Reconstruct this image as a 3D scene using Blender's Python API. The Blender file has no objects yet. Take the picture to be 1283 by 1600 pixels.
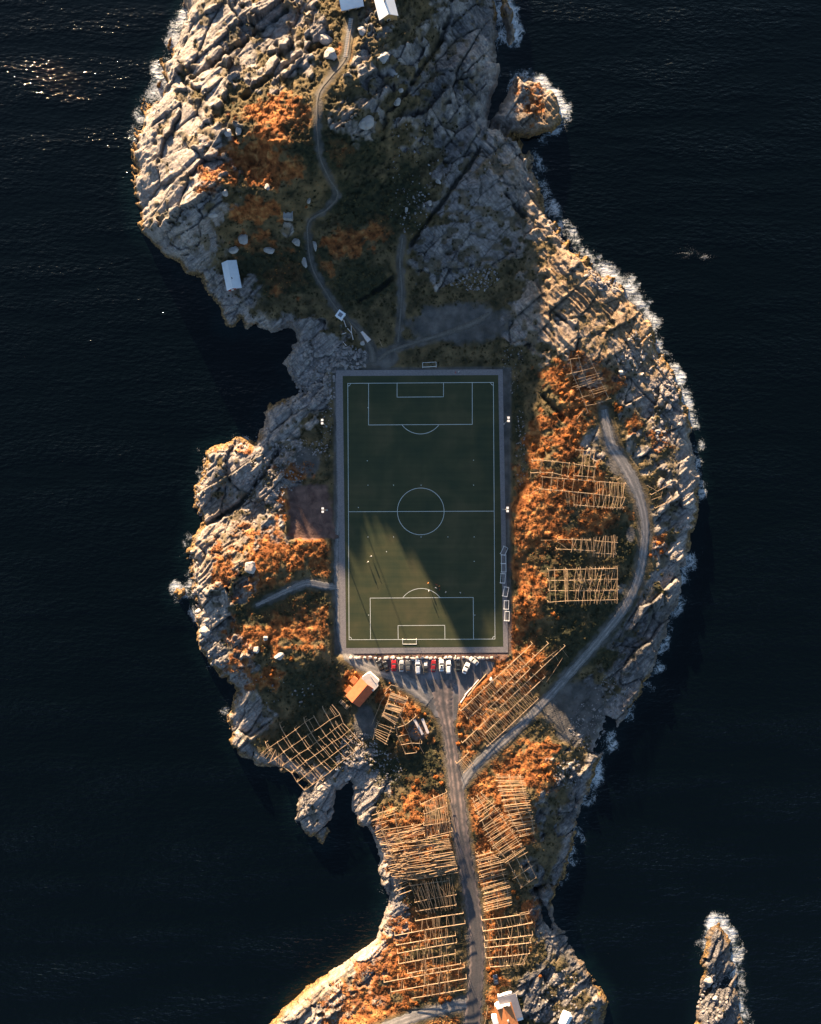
import bpy, math, random
import numpy as np
from mathutils import Vector, Matrix
random.seed(7); RNG = np.random.default_rng(7)
SC = bpy.context.scene
COL = SC.collection

# ------------------------------------------------------------------ camera, sky, sun, exposure
H = 330.0            # height of the drone above the sea, metres
MPP = 0.25           # metres per photo pixel at sea level
SUN_EL = math.radians(9.0)
SUN_AZ = math.atan2(-0.352, 0.936)      # direction towards the sun, from +Y, clockwise
cam = bpy.data.cameras.new('camera'); camo = bpy.data.objects.new('camera', cam); COL.objects.link(camo)
camo.location = (0, 0, H); camo.rotation_euler = (0, 0, 0)
cam.sensor_fit = 'VERTICAL'; cam.sensor_height = 24.0
cam.angle = 2*math.atan(200.0/H); cam.clip_start = 1; cam.clip_end = 20000
SC.camera = camo
W = bpy.data.worlds.new('World'); SC.world = W; W.use_nodes = True
wn = W.node_tree.nodes; wl = W.node_tree.links
bg = wn['Background']; sky = wn.new('ShaderNodeTexSky'); sky.sky_type = 'NISHITA'; sky.sun_disc = False
sky.sun_elevation = SUN_EL; sky.sun_rotation = SUN_AZ; sky.air_density = 0.8; sky.dust_density = 0.7; sky.ozone_density = 1.5
wl.new(sky.outputs[0], bg.inputs[0]); bg.inputs[1].default_value = 0.05
sl = bpy.data.lights.new('sun', 'SUN'); sl.energy = 5.0; sl.angle = math.radians(0.7); sl.color = (1.0, 0.72, 0.44)
so = bpy.data.objects.new('sun', sl); COL.objects.link(so)
TOSUN = Vector((math.sin(SUN_AZ)*math.cos(SUN_EL), math.cos(SUN_AZ)*math.cos(SUN_EL), math.sin(SUN_EL)))
so.rotation_euler = TOSUN.to_track_quat('Z', 'Y').to_euler(); so.location = (0, 0, 200)
SC.view_settings.view_transform = 'Standard'; SC.view_settings.look = 'None'
SC.view_settings.exposure = 2.55; SC.view_settings.gamma = 1.0

# ------------------------------------------------------------------ numpy noise
def _h(ix, iy, seed):
    n = (ix.astype(np.int64)*374761393 + iy.astype(np.int64)*668265263 + seed*1442695041) & 0xFFFFFFFF
    n = ((n ^ (n >> 13))*1274126177) & 0xFFFFFFFF
    n = ((n ^ (n >> 16))*2246822519) & 0xFFFFFFFF
    return ((n ^ (n >> 15)) & 0xFFFFFF)/float(0xFFFFFF)
def vnoise(x, y, seed=0):
    ix = np.floor(x); iy = np.floor(y); fx = x-ix; fy = y-iy
    fx = fx*fx*fx*(fx*(fx*6-15)+10); fy = fy*fy*fy*(fy*(fy*6-15)+10)
    a = _h(ix, iy, seed); b = _h(ix+1, iy, seed); c = _h(ix, iy+1, seed); d = _h(ix+1, iy+1, seed)
    return (a+(b-a)*fx)*(1-fy)+(c+(d-c)*fx)*fy
def fbm(x, y, o=4, seed=0, g=0.5):
    s = 0; a = 1; t = 0
    for i in range(o):
        s = s+a*(vnoise(x, y, seed+i*17)-0.5)*2; t += a; a *= g; x = x*2.03+11.3; y = y*2.03-7.1
    return s/t
def ridged(x, y, o=4, seed=0):
    s = 0; a = 1; t = 0
    for i in range(o):
        s = s+a*(1-np.abs(vnoise(x, y, seed+i*17)*2-1)); t += a; a *= 0.5; x = x*2.1+3.3; y = y*2.1+9.1
    return s/t
def worley(x, y, seed=0):
    ix = np.floor(x); iy = np.floor(y)
    F1 = np.full(x.shape, 9.0); F2 = np.full(x.shape, 9.0); ox = np.zeros(x.shape); oy = np.zeros(x.shape); cx = np.zeros(x.shape); cy = np.zeros(x.shape)
    for a in (-1, 0, 1):
        for b in (-1, 0, 1):
            jx = ix+a; jy = iy+b
            px = jx+_h(jx, jy, seed); py = jy+_h(jx, jy, seed+5)
            dx = x-px; dy = y-py; d = np.sqrt(dx*dx+dy*dy)
            n1 = d < F1
            F2 = np.where(n1, F1, np.minimum(F2, d))
            ox = np.where(n1, dx, ox); oy = np.where(n1, dy, oy); cx = np.where(n1, jx, cx); cy = np.where(n1, jy, cy)
            F1 = np.where(n1, d, F1)
    return F1, F2, ox, oy, _h(cx, cy, seed+9), _h(cx, cy, seed+21), _h(cx, cy, seed+33)
def sst(a, b, x):
    t = np.clip((x-a)/(b-a), 0, 1); return t*t*(3-2*t)

# ------------------------------------------------------------------ coast line (photo pixels)
MAIN = [(330,-420),(300,-250),(285,-80),(290,0),(272,45),(262,75),(250,98),(256,120),(245,138),(226,150),(220,175),(211,200),(208,240),(205,290),(211,320),(218,360),(235,380),(262,402),(283,408),(290,428),(314,430),(322,460),(348,480),(350,508),(365,512),(375,498),(385,512),(400,507),(425,520),(450,508),(462,520),(455,545),(445,570),(460,595),(478,615),(455,622),(425,628),(411,645),(407,675),(400,690),(375,684),(345,694),(320,705),(318,735),(305,760),(303,790),(318,815),(298,835),(292,870),(299,905),(303,940),(312,970),(306,1000),(325,1030),(345,1055),(372,1078),(359,1105),(357,1130),(362,1160),(378,1180),(400,1196),(430,1200),(460,1206),(482,1224),(465,1250),(460,1280),(480,1300),(505,1318),(517,1300),(522,1265),(528,1238),(545,1218),(556,1230),(550,1260),(558,1285),(578,1300),(590,1330),(598,1370),(607,1400),(597,1440),(587,1468),(560,1488),(520,1518),(480,1543),(450,1570),(425,1600),(400,1640),(380,1800),
 (980,1800),(955,1660),(945,1600),(946,1565),(930,1530),(905,1500),(887,1465),(866,1440),(860,1412),(880,1370),(893,1330),(903,1280),(918,1240),(928,1200),(948,1165),(965,1130),(998,1090),(1018,1050),(1028,1020),(1044,975),(1060,930),(1070,880),(1083,840),(1089,800),(1089,750),(1084,700),(1078,660),(1066,620),(1055,590),(1036,560),(1020,520),(1003,485),(980,455),(950,432),(920,408),(893,382),(865,345),(845,312),(834,280),(827,238),(800,206),(765,187),(769,150),(779,110),(774,80),(778,40),(771,0),(775,-80),(760,-200),(720,-420)]
OUT = [(765,186),(778,168),(792,150),(806,120),(845,126),(868,150),(878,185),(866,205),(842,208),(830,214),(806,214)]
SKER = [(1103,1465),(1111,1447),(1124,1444),(1137,1462),(1146,1500),(1150,1540),(1158,1600),(1170,1800),(1080,1800),(1087,1600),(1094,1550),(1098,1500)]
ISLE = [(274,918),(288,920),(292,932),(280,935),(272,928)]
ISLE2 = [(788,-10),(798,20),(803,60),(797,66),(790,40),(784,0)]
def sdf(px, py, poly):
    P = np.array(poly, float); n = len(P)
    best = np.full(px.shape, 1e9); ins = np.zeros(px.shape, bool)
    for i in range(n):
        a = P[i]; b = P[(i+1) % n]; e = b-a
        wx = px-a[0]; wy = py-a[1]
        t = np.clip((wx*e[0]+wy*e[1])/(e@e), 0, 1)
        dx = wx-e[0]*t; dy = wy-e[1]*t
        best = np.minimum(best, dx*dx+dy*dy)
        if a[1] != b[1]:
            c = ((a[1] > py) != (b[1] > py)) & (px < (b[0]-a[0])*(py-a[1])/(b[1]-a[1])+a[0])
            ins ^= c
    r = np.sqrt(best); return np.where(ins, r, -r)
GX = np.arange(-40, 1330, 4.0); GY = np.arange(-440, 1720, 4.0)
gxx, gyy = np.meshgrid(GX, GY)
SD = sdf(gxx, gyy, MAIN)
for q in (OUT, SKER, ISLE, ISLE2): SD = np.maximum(SD, sdf(gxx, gyy, q))
def grid_sample(G, px, py):
    fx = np.clip((px-GX[0])/4.0, 0, len(GX)-1.001); fy = np.clip((py-GY[0])/4.0, 0, len(GY)-1.001)
    ix = fx.astype(int); iy = fy.astype(int); fx = fx-ix; fy = fy-iy
    return (G[iy, ix]*(1-fx)+G[iy, ix+1]*fx)*(1-fy)+(G[iy+1, ix]*(1-fx)+G[iy+1, ix+1]*fx)*fy
def coast(px, py):
    d = grid_sample(SD, px, py)
    return d+5*fbm(px/22, py/22, 3, 3)+3.5*fbm(px/7, py/7, 3, 8)

# ------------------------------------------------------------------ heights in metres at photo pixels
CT = [(240,200,10),(300,170,17),(230,300,12),(270,300,20),(300,255,22),(330,300,25),(262,350,18),(300,352,21),(300,392,11),(240,380,6),(350,200,24),(350,260,24),(405,240,24),(378,210,26),(432,222,33.5),(448,215,34),(480,205,33),(520,205,32),(560,180,33),(590,210,26),(620,140,28),(472,285,25),(430,345,14),(380,345,14),(380,300,22.5),(428,308,24),(348,385,8),(450,400,7),(520,400,9),(550,360,12),(500,310,17),(520,270,24),(300,60,12),(330,0,13),(400,60,20),(390,150,25),(480,60,26),(470,130,31),(540,40,30),(600,60,32),(640,0,28),(560,260,20),(620,300,13),(660,50,24),(690,60,13),(730,100,16),(750,200,12),(680,230,13),(760,280,14),(800,330,11),(730,350,11),(820,400,8),(760,420,8),(700,430,6),(640,420,7),(400,450,6),(430,480,5),(360,440,3.2),(500,460,5),(560,480,5),(620,500,5),(580,540,3.5),(700,500,5),(780,490,5.5),(700,540,4),
 (600,-100,30),(450,-100,18),(330,-100,9),(660,-100,31),(720,-100,14),(760,-100,6),(560,-300,18),(400,-300,8),(830,160,4),
 (540,640,3),(540,760,3),(540,900,3),(540,1000,3),(660,600,3),(660,800,3),(660,1000,3),(840,1250,8),(832,1330,7),(845,1190,6),(882,1250,3),(872,1330,2.5),(872,1000,10),(925,935,8),(915,1000,8),(785,620,3),(785,760,3),(785,900,3),(785,1000,3),(460,640,3.5),(440,700,5),(380,730,6),(340,760,5),(345,800,3),(385,785,4),(350,860,9),(390,885,12),(440,880,9.5),(405,830,7.5),(480,800,4),(480,760,4),(505,830,3.6),(470,880,7),(450,970,8),(400,1000,10),(350,1000,6),(385,1045,8.5),(450,1035,9.5),(490,1030,8),(420,1080,6),(380,1125,2.5),(430,1140,2),(500,1095,3),(480,1170,1.8),(490,1250,3),(500,1290,3),(560,1140,3),(600,1180,3),
 (805,640,5),(818,700,7),(808,800,8.5),(832,520,8),(820,455,6.5),(820,580,4.5),(850,400,10),(880,480,11),(940,480,8),(900,540,11),(960,560,9),(1010,560,5),(1000,620,6),(870,610,9),(930,640,8),(1040,680,5),(980,700,7),(850,720,10),(900,750,9.5),(960,760,8),(1050,780,5),(830,850,10),(920,850,8.5),(920,910,8),(1000,850,6),(1040,900,4),(845,940,10.5),(830,990,4),(960,1000,4),(1000,980,5),(905,1075,2.2),(955,1090,2),(850,1060,3.5),(800,1050,3.6),(760,1100,3.2),(900,1150,2),(800,1215,5),(780,1250,5),(850,1300,4),(840,1400,3.5),(780,1350,4),(800,1450,3.5),(800,1560,4),(880,1520,4),(900,1580,4),
 (690,1060,3),(690,1100,3),(700,1200,3),(620,1050,3),(650,1200,2.5),(640,1280,4.5),(640,1350,4.5),(660,1440,3),(640,1500,4.5),(560,1545,7.5),(610,1575,8),(510,1600,8),(690,1550,4),(740,1400,3),(740,1500,3),(740,1600,3),(580,1660,15),(480,1650,9),(1120,1560,1.5)]
CT = np.array(CT, float)
def rbf_phi(r2): return np.sqrt(r2+22.0**2)
A = rbf_phi((CT[:, None, 0]-CT[None, :, 0])**2+(CT[:, None, 1]-CT[None, :, 1])**2)
m = len(CT); AA = np.zeros((m+1, m+1)); AA[:m, :m] = A; AA[:m, m] = 1; AA[m, :m] = 1
wts = np.linalg.solve(AA, np.append(CT[:, 2], 0))
ZR = np.full(gxx.shape, wts[m])
for k in range(m): ZR = ZR+wts[k]*rbf_phi((gxx-CT[k, 0])**2+(gyy-CT[k, 1])**2)

# ------------------------------------------------------------------ roads and paths, photo pixels + width in pixels
ROADS = {
 'gravel_track': [[(716,1235,15),(735,1205,15),(762,1178,14),(800,1146,13),(850,1097,13),(900,1042,14),(945,990,14),(978,947,14),(997,905,14),(1006,860,14),(1008,820,14),(1000,780,16),(988,750,20),(972,722,18),(955,695,17),(948,665,14),(944,640,10)],
   [(742,1568,16),(715,1570,18),(690,1577,15),(650,1588,15),(610,1603,15),(560,1625,15)],
   [(528,590,9),(530,700,10),(531,800,11),(529,880,14),(530,940,12),(533,990,13),(545,1025,16),(575,1042,18),(610,1052,20),(645,1072,24),(672,1095,20)],
   [(530,918,9),(505,915,11),(480,911,11),(455,920,9),(425,934,7),(400,946,5)]],
 'footpath': [[(549,30,4),(541,88,5),(515,122,5),(497,150,4.5),(496,200,4.5),(500,245,4.5),(514,278,4.5),(528,305,5),(510,328,5),(484,345,5),(481,372,4.5),(488,418,5),(510,458,6),(530,487,6),(548,503,6),(566,521,7),(580,545,14),(583,566,22)],
   [(629,372,6),(625,410,6.5),(628,455,6.5),(625,500,6),(622,535,6)],
   [(592,562,12),(612,548,10),(650,535,9),(700,520,14),(740,505,18),(765,490,10)]],
 'road': [[(692,1062,40),(692,1080,34),(693,1100,27),(698,1125,21),(704,1160,18),(709,1200,19),(714,1240,22),(719,1290,23),(725,1335,22),(733,1380,22),(740,1420,22),(744,1460,22),(745,1500,22),(743,1540,23),(739,1580,24),(735,1660,24)]]}
def road_dist(px, py):
    best = np.full(px.shape, 1e9)
    for k in ROADS:
        for L in ROADS[k]:
            for a, b in zip(L[:-1], L[1:]):
                ex = b[0]-a[0]; ey = b[1]-a[1]
                t = np.clip(((px-a[0])*ex+(py-a[1])*ey)/(ex*ex+ey*ey), 0, 1)
                d = np.hypot(px-a[0]-ex*t, py-a[1]-ey*t)-(a[2]+(b[2]-a[2])*t)/2
                best = np.minimum(best, d)
    return best
RD = road_dist(gxx, gyy)
# flat places: (x0,y0,x1,y1,z)
def box_d(px, py, b):
    return np.maximum(np.maximum(b[0]-px, px-b[2]), np.maximum(b[1]-py, py-b[3]))
PITCHBOX = (524, 576, 797, 1022)
COURT = [(451,758),(512,758),(526,840),(452,841)]
LOT = [(575,1032),(752,1031),(772,1036),(768,1048),(738,1072),(716,1098),(712,1125),(680,1120),(664,1090),(620,1062),(590,1052)]
CD = -sdf(gxx, gyy, COURT); LD = -sdf(gxx, gyy, LOT)

ROCKB = [(270,240,95,150),(300,380,60,50),(330,60,90,100),(430,30,90,40),(400,100,60,40),(600,60,60,70),(600,110,60,50),(560,180,45,40),(470,60,50,60),(720,110,70,160),(700,200,80,60),(760,300,95,120),(700,400,70,50),(830,330,40,60),(900,470,90,110),(1010,570,70,110),(940,560,60,60),(820,160,60,60),(830,500,50,40),(430,660,50,45),(400,740,70,70),(340,850,60,100),(330,960,40,80),(400,820,50,40),(360,1030,40,50),(380,1120,50,50),(490,1260,40,70),(500,560,60,60),(480,610,50,50),(560,1240,40,60),(590,1360,30,80),(600,1440,40,50),(1060,700,45,120),(1060,830,45,100),(1000,1010,50,110),(940,1150,50,100),(890,1280,50,120),(860,1400,40,90),(900,1530,60,90),(860,1560,50,60),(360,470,50,40),(450,360,12,12),(540,1560,60,30),(480,1580,60,40),(560,1510,50,30),(1120,1560,60,130),(620,180,30,30),(940,690,30,30),(1010,700,40,50)]
HEATH = [(430,180,60,40),(400,250,70,45),(470,200,40,30),(440,270,50,30),(320,280,25,25),(530,240,25,20),(545,375,50,30),(590,360,25,25),(500,420,20,22),(400,330,50,25),(540,80,14,22),(830,160,26,40),(880,590,40,35),(900,630,40,50),(930,610,30,40),(835,690,22,40),(880,690,40,30),(850,660,30,20),(820,800,24,90),(860,790,70,45),(930,810,60,25),(830,890,40,80),(880,760,70,45),(800,990,30,50),(830,940,35,50),(860,850,50,40),(990,660,20,20),(1030,690,25,20),(1030,850,16,25),(460,740,30,22),(445,790,14,45),(420,860,70,50),(480,860,50,30),(400,920,50,25),(450,960,70,50),(480,980,50,40),(390,1000,50,40),(350,880,30,50),(500,870,40,40),(370,700,40,14),(410,1060,40,20),(380,1040,30,20),(555,1060,22,18),(540,1080,15,15),(640,1110,30,40),(620,1170,30,22),(650,1150,30,26),(600,1090,16,20),(740,1045,40,18),(770,1035,30,25),(780,1060,60,50),(740,1110,50,60),(830,1030,40,40),(715,1150,14,30),(740,1190,30,20),(830,1200,45,45),(790,1200,50,30),(850,1170,30,25),(760,1230,40,30),(740,1280,22,60),(760,1340,30,60),(800,1280,40,60),(660,1250,60,20),(640,1290,60,35),(700,1280,25,60),(650,1220,20,16),(640,1340,50,50),(640,1410,20,50),(640,1460,60,40),(600,1500,60,50),(640,1530,50,50),(560,1560,70,40),(620,1590,60,25),(690,1530,50,30),(690,1590,30,16),(770,1530,30,20),(770,1560,20,40),(770,1430,30,40),(800,1480,40,20),(760,1500,16,50),(830,1430,20,30),(400,380,40,25),(560,1600,60,30),(440,430,40,40),(960,600,24,24),(900,560,20,12),(600,1300,30,30)]
GREEN = [(485,1160,80,52),(500,230,60,60),(560,230,50,50),(560,320,60,60),(420,420,70,50),(480,420,50,50),(560,440,60,50),(620,330,50,60),(640,290,30,40),(950,1000,120,60),(890,1010,80,50),(500,1080,60,50),(600,1200,50,50),(640,1190,60,50),(820,1570,40,60),(660,1400,60,40),(970,850,30,50),(450,940,70,30),(400,950,50,30),(690,1400,40,40),(800,640,25,60),(1020,960,40,80),(960,940,60,50),(890,940,60,30),(870,870,60,30)]
SMOOTHG = [(900,1110,55,60),(720,505,90,38),(560,560,30,14),(600,560,26,18),(480,720,26,28),(630,1010,90,14),(570,1130,20,30),(966,726,20,20),(985,835,8,14),(650,1140,18,20)]
def blobs(L, px, py, seed, sharp=0.35, nz=0.55, sc=18):
    mk = np.full(px.shape, -1.0)
    for (a, b, rx, ry) in L:
        mk = np.maximum(mk, 1-np.sqrt(((px-a)/rx)**2+((py-b)/ry)**2))
    mk = mk+nz*fbm(px/sc, py/sc, 4, seed)
    return mk

# ------------------------------------------------------------------ terrain grid
STEP = 0.36
wx = np.arange(-116, 135, STEP); wy = np.arange(-212, 300, STEP)
XX, YY = np.meshgrid(wx, wy)
PX = XX/MPP+641.5; PY = 800-YY/MPP
def base_height(px, py, d):
    zr = grid_sample(ZR, px, py)
    tall = np.clip(zr/6.0, 1.0, 4.0)
    se = sst(700, 800, px)*sst(900, 1050, py)
    s = 1-np.exp(-np.clip(d, 0, None)/(7.0*tall*(1+2.2*se)))
    z = np.maximum(zr, 1.2)*s+0.15
    return np.where(d > 0, z, np.maximum(d*0.12, -4))
for it in range(3):
    d0 = grid_sample(SD, PX, PY)
    z0 = base_height(PX, PY, d0)
    k = (H-np.clip(z0, 0, 60))/H
    PX = XX/(MPP*k)+641.5; PY = 800-YY/(MPP*k)
D = coast(PX, PY)
rock = sst(0.0, 0.16, blobs(ROCKB, PX, PY, 31))
shorer = sst(26, 10, D+10*fbm(PX/15, PY/15, 3, 77)); rock = np.maximum(rock, shorer)
heath = sst(0.10, 0.36, blobs(HEATH, PX, PY, 51, nz=0.75, sc=13))
green = sst(0.0, 0.4, blobs(GREEN, PX, PY, 71))
smooth = sst(0.0, 0.3, blobs(SMOOTHG, PX, PY, 91, nz=0.25))
heath = heath*(1-0.85*sst(6, 2, D))*(1-0.85*green)
gap = sst(0.52, 0.7, vnoise(PX/9, PY/9, 15)*0.6+vnoise(PX/26, PY/26, 16)*0.4)      # soil pockets in the rock
rock = rock*(1-0.95*heath*sst(0.40, 0.52, vnoise(PX/8, PY/8, 5)*.55+vnoise(PX/21, PY/21, 6)*.45))
inland = sst(14, 34, D)
rock = rock*(1-0.8*gap*inland)
rdist = grid_sample(RD, PX, PY)
flat = sst(14, 2, rdist)
pd = box_d(PX, PY, PITCHBOX); flatp = sst(8, 0, pd)
cd = grid_sample(CD, PX, PY); flatc = sst(5, 0, cd)
ld = grid_sample(LD, PX, PY); flatl = sst(8, 0, ld)
fl = np.maximum(np.maximum(flat, flatp), np.maximum(flatc, flatl))
det = (1-fl)*(1-0.85*smooth)
# rock forms: strata in regional directions, jointed blocks
def rot(px, py, vx, vy):
    l = math.hypot(vx, vy); vx /= l; vy /= l
    return px*vx+py*vy, -px*vy+py*vx
wN = sst(620, 540, PX)*sst(560, 420, PY); wE = sst(560, 640, PX)*sst(760, 640, PY); wS = sst(780, 840, PX)*sst(820, 960, PY); wW = np.clip(1-wN-wE-wS, 0, 1)
str_ = 0
for w_, (vx, vy) in ((wN, (0.78, -0.62)), (wE, (0.62, 0.78)), (wS, (0.42, -0.9)), (wW, (0.72, -0.69))):
    a, b = rot(PX+9*fbm(PX/60, PY/60, 2, 4), PY+9*fbm(PX/60, PY/60, 2, 5), vx, vy)
    str_ = str_+w_*ridged(a/95, b/8.0, 4, 41)
bw = 6*fbm(PX/20, PY/20, 2, 12)
a_, b_ = rot(PX+bw, PY-bw, 0.7, -0.7)
F1, F2, ox, oy, h1, h2, h3 = worley(a_/68, b_/31, 61)
big = (h1-0.5)*2.2+(ox*(h2-0.5)+oy*(h3-0.5))*6.0-1.3*np.exp(-(F2-F1)/0.035)
crack = np.exp(-(F2-F1)/0.035)
F1, F2, ox, oy, h1, h2, h3 = worley(a_/24+1.2*fbm(PX/40, PY/40, 2, 14), b_/15, 64)
hm = h2; mid = (h1-0.5)*0.9+(ox*(h2-0.5)+oy*(h3-0.5))*2.2-0.6*np.exp(-(F2-F1)/0.05)
crackm = np.exp(-(F2-F1)/0.045)
F1, F2, ox, oy, h1, h2, h3 = worley(a_/11+3*fbm(PX/30, PY/30, 2, 1), b_/8, 67)
sml = (h1-0.5)*0.62+(ox*(h2-0.5)+oy*(h3-0.5))*1.2-0.5*np.exp(-(F2-F1)/0.07)
crack2 = np.exp(-(F2-F1)/0.07)
F1, F2, ox, oy, h1, h2, h3 = worley(PX/4.6, PY/4.6, 71)
peb = (h1-0.3)*0.45*(1-F1)
rub = np.zeros(PX.shape)
dome = sst(1.0, 0.75, np.hypot((PX-760)/85, (PY-320)/95))
SOIL = [(485,1160,90,58),(540,70,90,110),(440,110,60,50),(600,210,60,70),(640,60,50,80),(400,330,80,60),(560,330,90,80),(660,260,40,70),(450,470,60,40),(880,1200,50,80),(860,1330,40,60),(1010,720,50,80),(1030,800,30,80),(900,1540,50,60),(470,1000,60,60)]
soilm = sst(-0.05, 0.25, blobs(SOIL, PX, PY, 401, nz=0.4))*sst(10, 22, D)
rock = rock*(1-0.9*sst(0.1, 0.4, blobs([(485,1160,78,50)], PX, PY, 403, nz=0.35)))
rock = rock*(1-0.95*soilm*sst(0.44, 0.5, hm+0.05*fbm(PX/5, PY/5, 2, 402)))
rubbly = sst(0.48, 0.66, fbm(PX/38, PY/38, 3, 301)*0.5+0.5+0.12*wW+0.15*wS*sst(1100, 1200, PY)-0.25*wN*sst(560, 440, PX)-0.12*wE*sst(600, 500, PY)-0.3*sst(350, 300, PX)*sst(440, 380, PY))
midw = sst(0.40, 0.6, fbm(PX/55, PY/55, 3, 302)*0.5+0.5)
slabe = wE*sst(800, 860, PX)*sst(620, 560, PY)
nw = np.maximum(sst(360, 320, PX)*sst(440, 390, PY), 0.75*sst(500, 450, PX)*sst(170, 130, PY))
rdet = big*(1-0.75*dome)*(1-0.5*slabe)+mid*(0.12+0.5*midw)*(1-0.6*dome)*(1-0.6*slabe)*(1-0.65*nw)+(sml+peb*0.5)*(0.02+0.42*rubbly)*(1-nw)*(1-0.9*dome)*(1-0.7*slabe)+(str_-0.5)*(2.2+0.8*slabe-1.3*nw-0.9*dome)+0.12*fbm(PX/3.2, PY/3.2, 2, 99)
vdet = 0.9*fbm(PX/26, PY/26, 3, 22)+0.5*fbm(PX/6, PY/6, 3, 23)+0.25*crack2*0
CREV = [[(712,-60),(706,5),(690,60),(655,108),(625,152),(603,175),(597,215)],[(752,228),(738,250),(702,300),(668,345),(642,382)],[(838,1392),(862,1455)],[(435,705),(410,745),(372,790),(318,822)],[(560,470),(600,445),(640,410)],[(790,300),(818,336)],[(850,620),(880,655)],[(380,150),(450,100),(520,60)],[(300,120),(380,60),(450,10)]]
cdist = np.full(gxx.shape, 1e9)
for L in CREV:
    for a, b in zip(L[:-1], L[1:]):
        ex_ = b[0]-a[0]; ey_ = b[1]-a[1]; t_ = np.clip(((gxx-a[0])*ex_+(gyy-a[1])*ey_)/(ex_*ex_+ey_*ey_), 0, 1)
        cdist = np.minimum(cdist, np.hypot(gxx-a[0]-ex_*t_, gyy-a[1]-ey_*t_))
cdist = grid_sample(cdist, PX, PY)+3*fbm(PX/12, PY/12, 2, 601)
crev = sst(6.5, 1.0, cdist)
nhill = sst(8, 18, grid_sample(ZR, PX, PY))
rdet = rdet*(0.8+0.55*nhill)
vdet = vdet*(0.9+1.0*nhill)+nhill*(-0.6)*crack
shf = sst(-4, 10, D)
Z = base_height(PX, PY, D)
Z = Z-2.2*crev*det*shf+det*shf*(rock*rdet+(1-rock)*vdet)+heath*det*0.2*vnoise(PX/3, PY/3, 88)
Z = np.where(D < -4, np.minimum(Z, -0.6), Z)
Z = Z*(1-flatp)+2.86*flatp
zc = 3.9; Z = Z*(1-flatc)+zc*flatc
Z = Z*(1-flatl)+2.95*flatl
def blur(Ar, n):
    for _ in range(n):
        Ar = (np.roll(Ar, 1, 0)+np.roll(Ar, -1, 0)+2*Ar)/4; Ar = (np.roll(Ar, 1, 1)+np.roll(Ar, -1, 1)+2*Ar)/4
    return Ar
Zb = blur(Z, 14); Z = Z*(1-flat*(1-flatp)*(1-flatc))+Zb*flat*(1-flatp)*(1-flatc)
def ground(x, y):
    x = np.asarray(x, float); y = np.asarray(y, float)
    fx = np.clip((x-wx[0])/STEP, 0, len(wx)-1.001); fy = np.clip((y-wy[0])/STEP, 0, len(wy)-1.001)
    ix = fx.astype(int); iy = fy.astype(int); fx = fx-ix; fy = fy-iy
    return (Z[iy, ix]*(1-fx)+Z[iy, ix+1]*fx)*(1-fy)+(Z[iy+1, ix]*(1-fx)+Z[iy+1, ix+1]*fx)*fy
def P(px, py, z):
    k = MPP*(H-z)/H; return ((px-641.5)*k, (800-py)*k, z)
def PG(px, py, h=0.0):
    """world point seen at photo pixel px,py that stands h above the ground"""
    z = 3.0
    for _ in range(8):
        x, y, _z = P(px, py, z+h); z = float(ground(x, y))*0.7+z*0.3
    return Vector((x, y, z+h))

# ------------------------------------------------------------------ materials
def new_mat(name):
    mt = bpy.data.materials.new(name); mt.use_nodes = True
    nt = mt.node_tree; b = nt.nodes['Principled BSDF']; return mt, nt, b
def N(nt, t, **kw):
    n = nt.nodes.new(t)
    for k_, v in kw.items(): setattr(n, k_, v)
    return n
def mat(name, col, rough=0.8, var=0.18, scale=1.5, bump=0.0, metal=0.0, spec=0.3):
    mt, nt, b = new_mat(name)
    tc = N(nt, 'ShaderNodeTexCoord'); no = N(nt, 'ShaderNodeTexNoise'); no.inputs['Scale'].default_value = scale; no.inputs['Detail'].default_value = 5
    nt.links.new(tc.outputs['Object'], no.inputs['Vector'])
    r = N(nt, 'ShaderNodeMapRange'); r.inputs[3].default_value = 1-var; r.inputs[4].default_value = 1+var
    r.inputs[1].default_value = 0.3; r.inputs[2].default_value = 0.7
    nt.links.new(no.outputs[0], r.inputs[0])
    vm = N(nt, 'ShaderNodeVectorMath', operation='SCALE'); vm.inputs[0].default_value = col[:3]
    nt.links.new(r.outputs[0], vm.inputs['Scale']); nt.links.new(vm.outputs[0], b.inputs['Base Color'])
    b.inputs['Roughness'].default_value = rough; b.inputs['Metallic'].default_value = metal; b.inputs['Specular IOR Level'].default_value = spec
    if bump:
        bp = N(nt, 'ShaderNodeBump'); bp.inputs['Strength'].default_value = bump; bp.inputs['Distance'].default_value = 0.1
        nt.links.new(no.outputs[0], bp.inputs['Height']); nt.links.new(bp.outputs[0], b.inputs['Normal'])
    return mt
def ramp(nt, fac, stops):
    r = N(nt, 'ShaderNodeValToRGB'); e = r.color_ramp.elements
    while len(e) > 1: e.remove(e[-1])
    e[0].position = stops[0][0]; e[0].color = (*stops[0][1], 1)
    for p, c in stops[1:]:
        q = e.new(p); q.color = (*c, 1)
    nt.links.new(fac, r.inputs[0]); return r.outputs[0]
def mixc(nt, fac, a, b):
    mx = N(nt, 'ShaderNodeMix', data_type='RGBA')
    if isinstance(fac, float): mx.inputs[0].default_value = fac
    else: nt.links.new(fac, mx.inputs[0])
    for s, v in ((6, a), (7, b)):
        if isinstance(v, tuple): mx.inputs[s].default_value = (*v, 1)
        else: nt.links.new(v, mx.inputs[s])
    return mx.outputs[2]
def noise(nt, vec, scale, det_=5, dist=0.0):
    n = N(nt, 'ShaderNodeTexNoise'); n.inputs['Scale'].default_value = scale; n.inputs['Detail'].default_value = det_; n.inputs['Distortion'].default_value = dist
    nt.links.new(vec, n.inputs['Vector']); return n.outputs[0]
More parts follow.
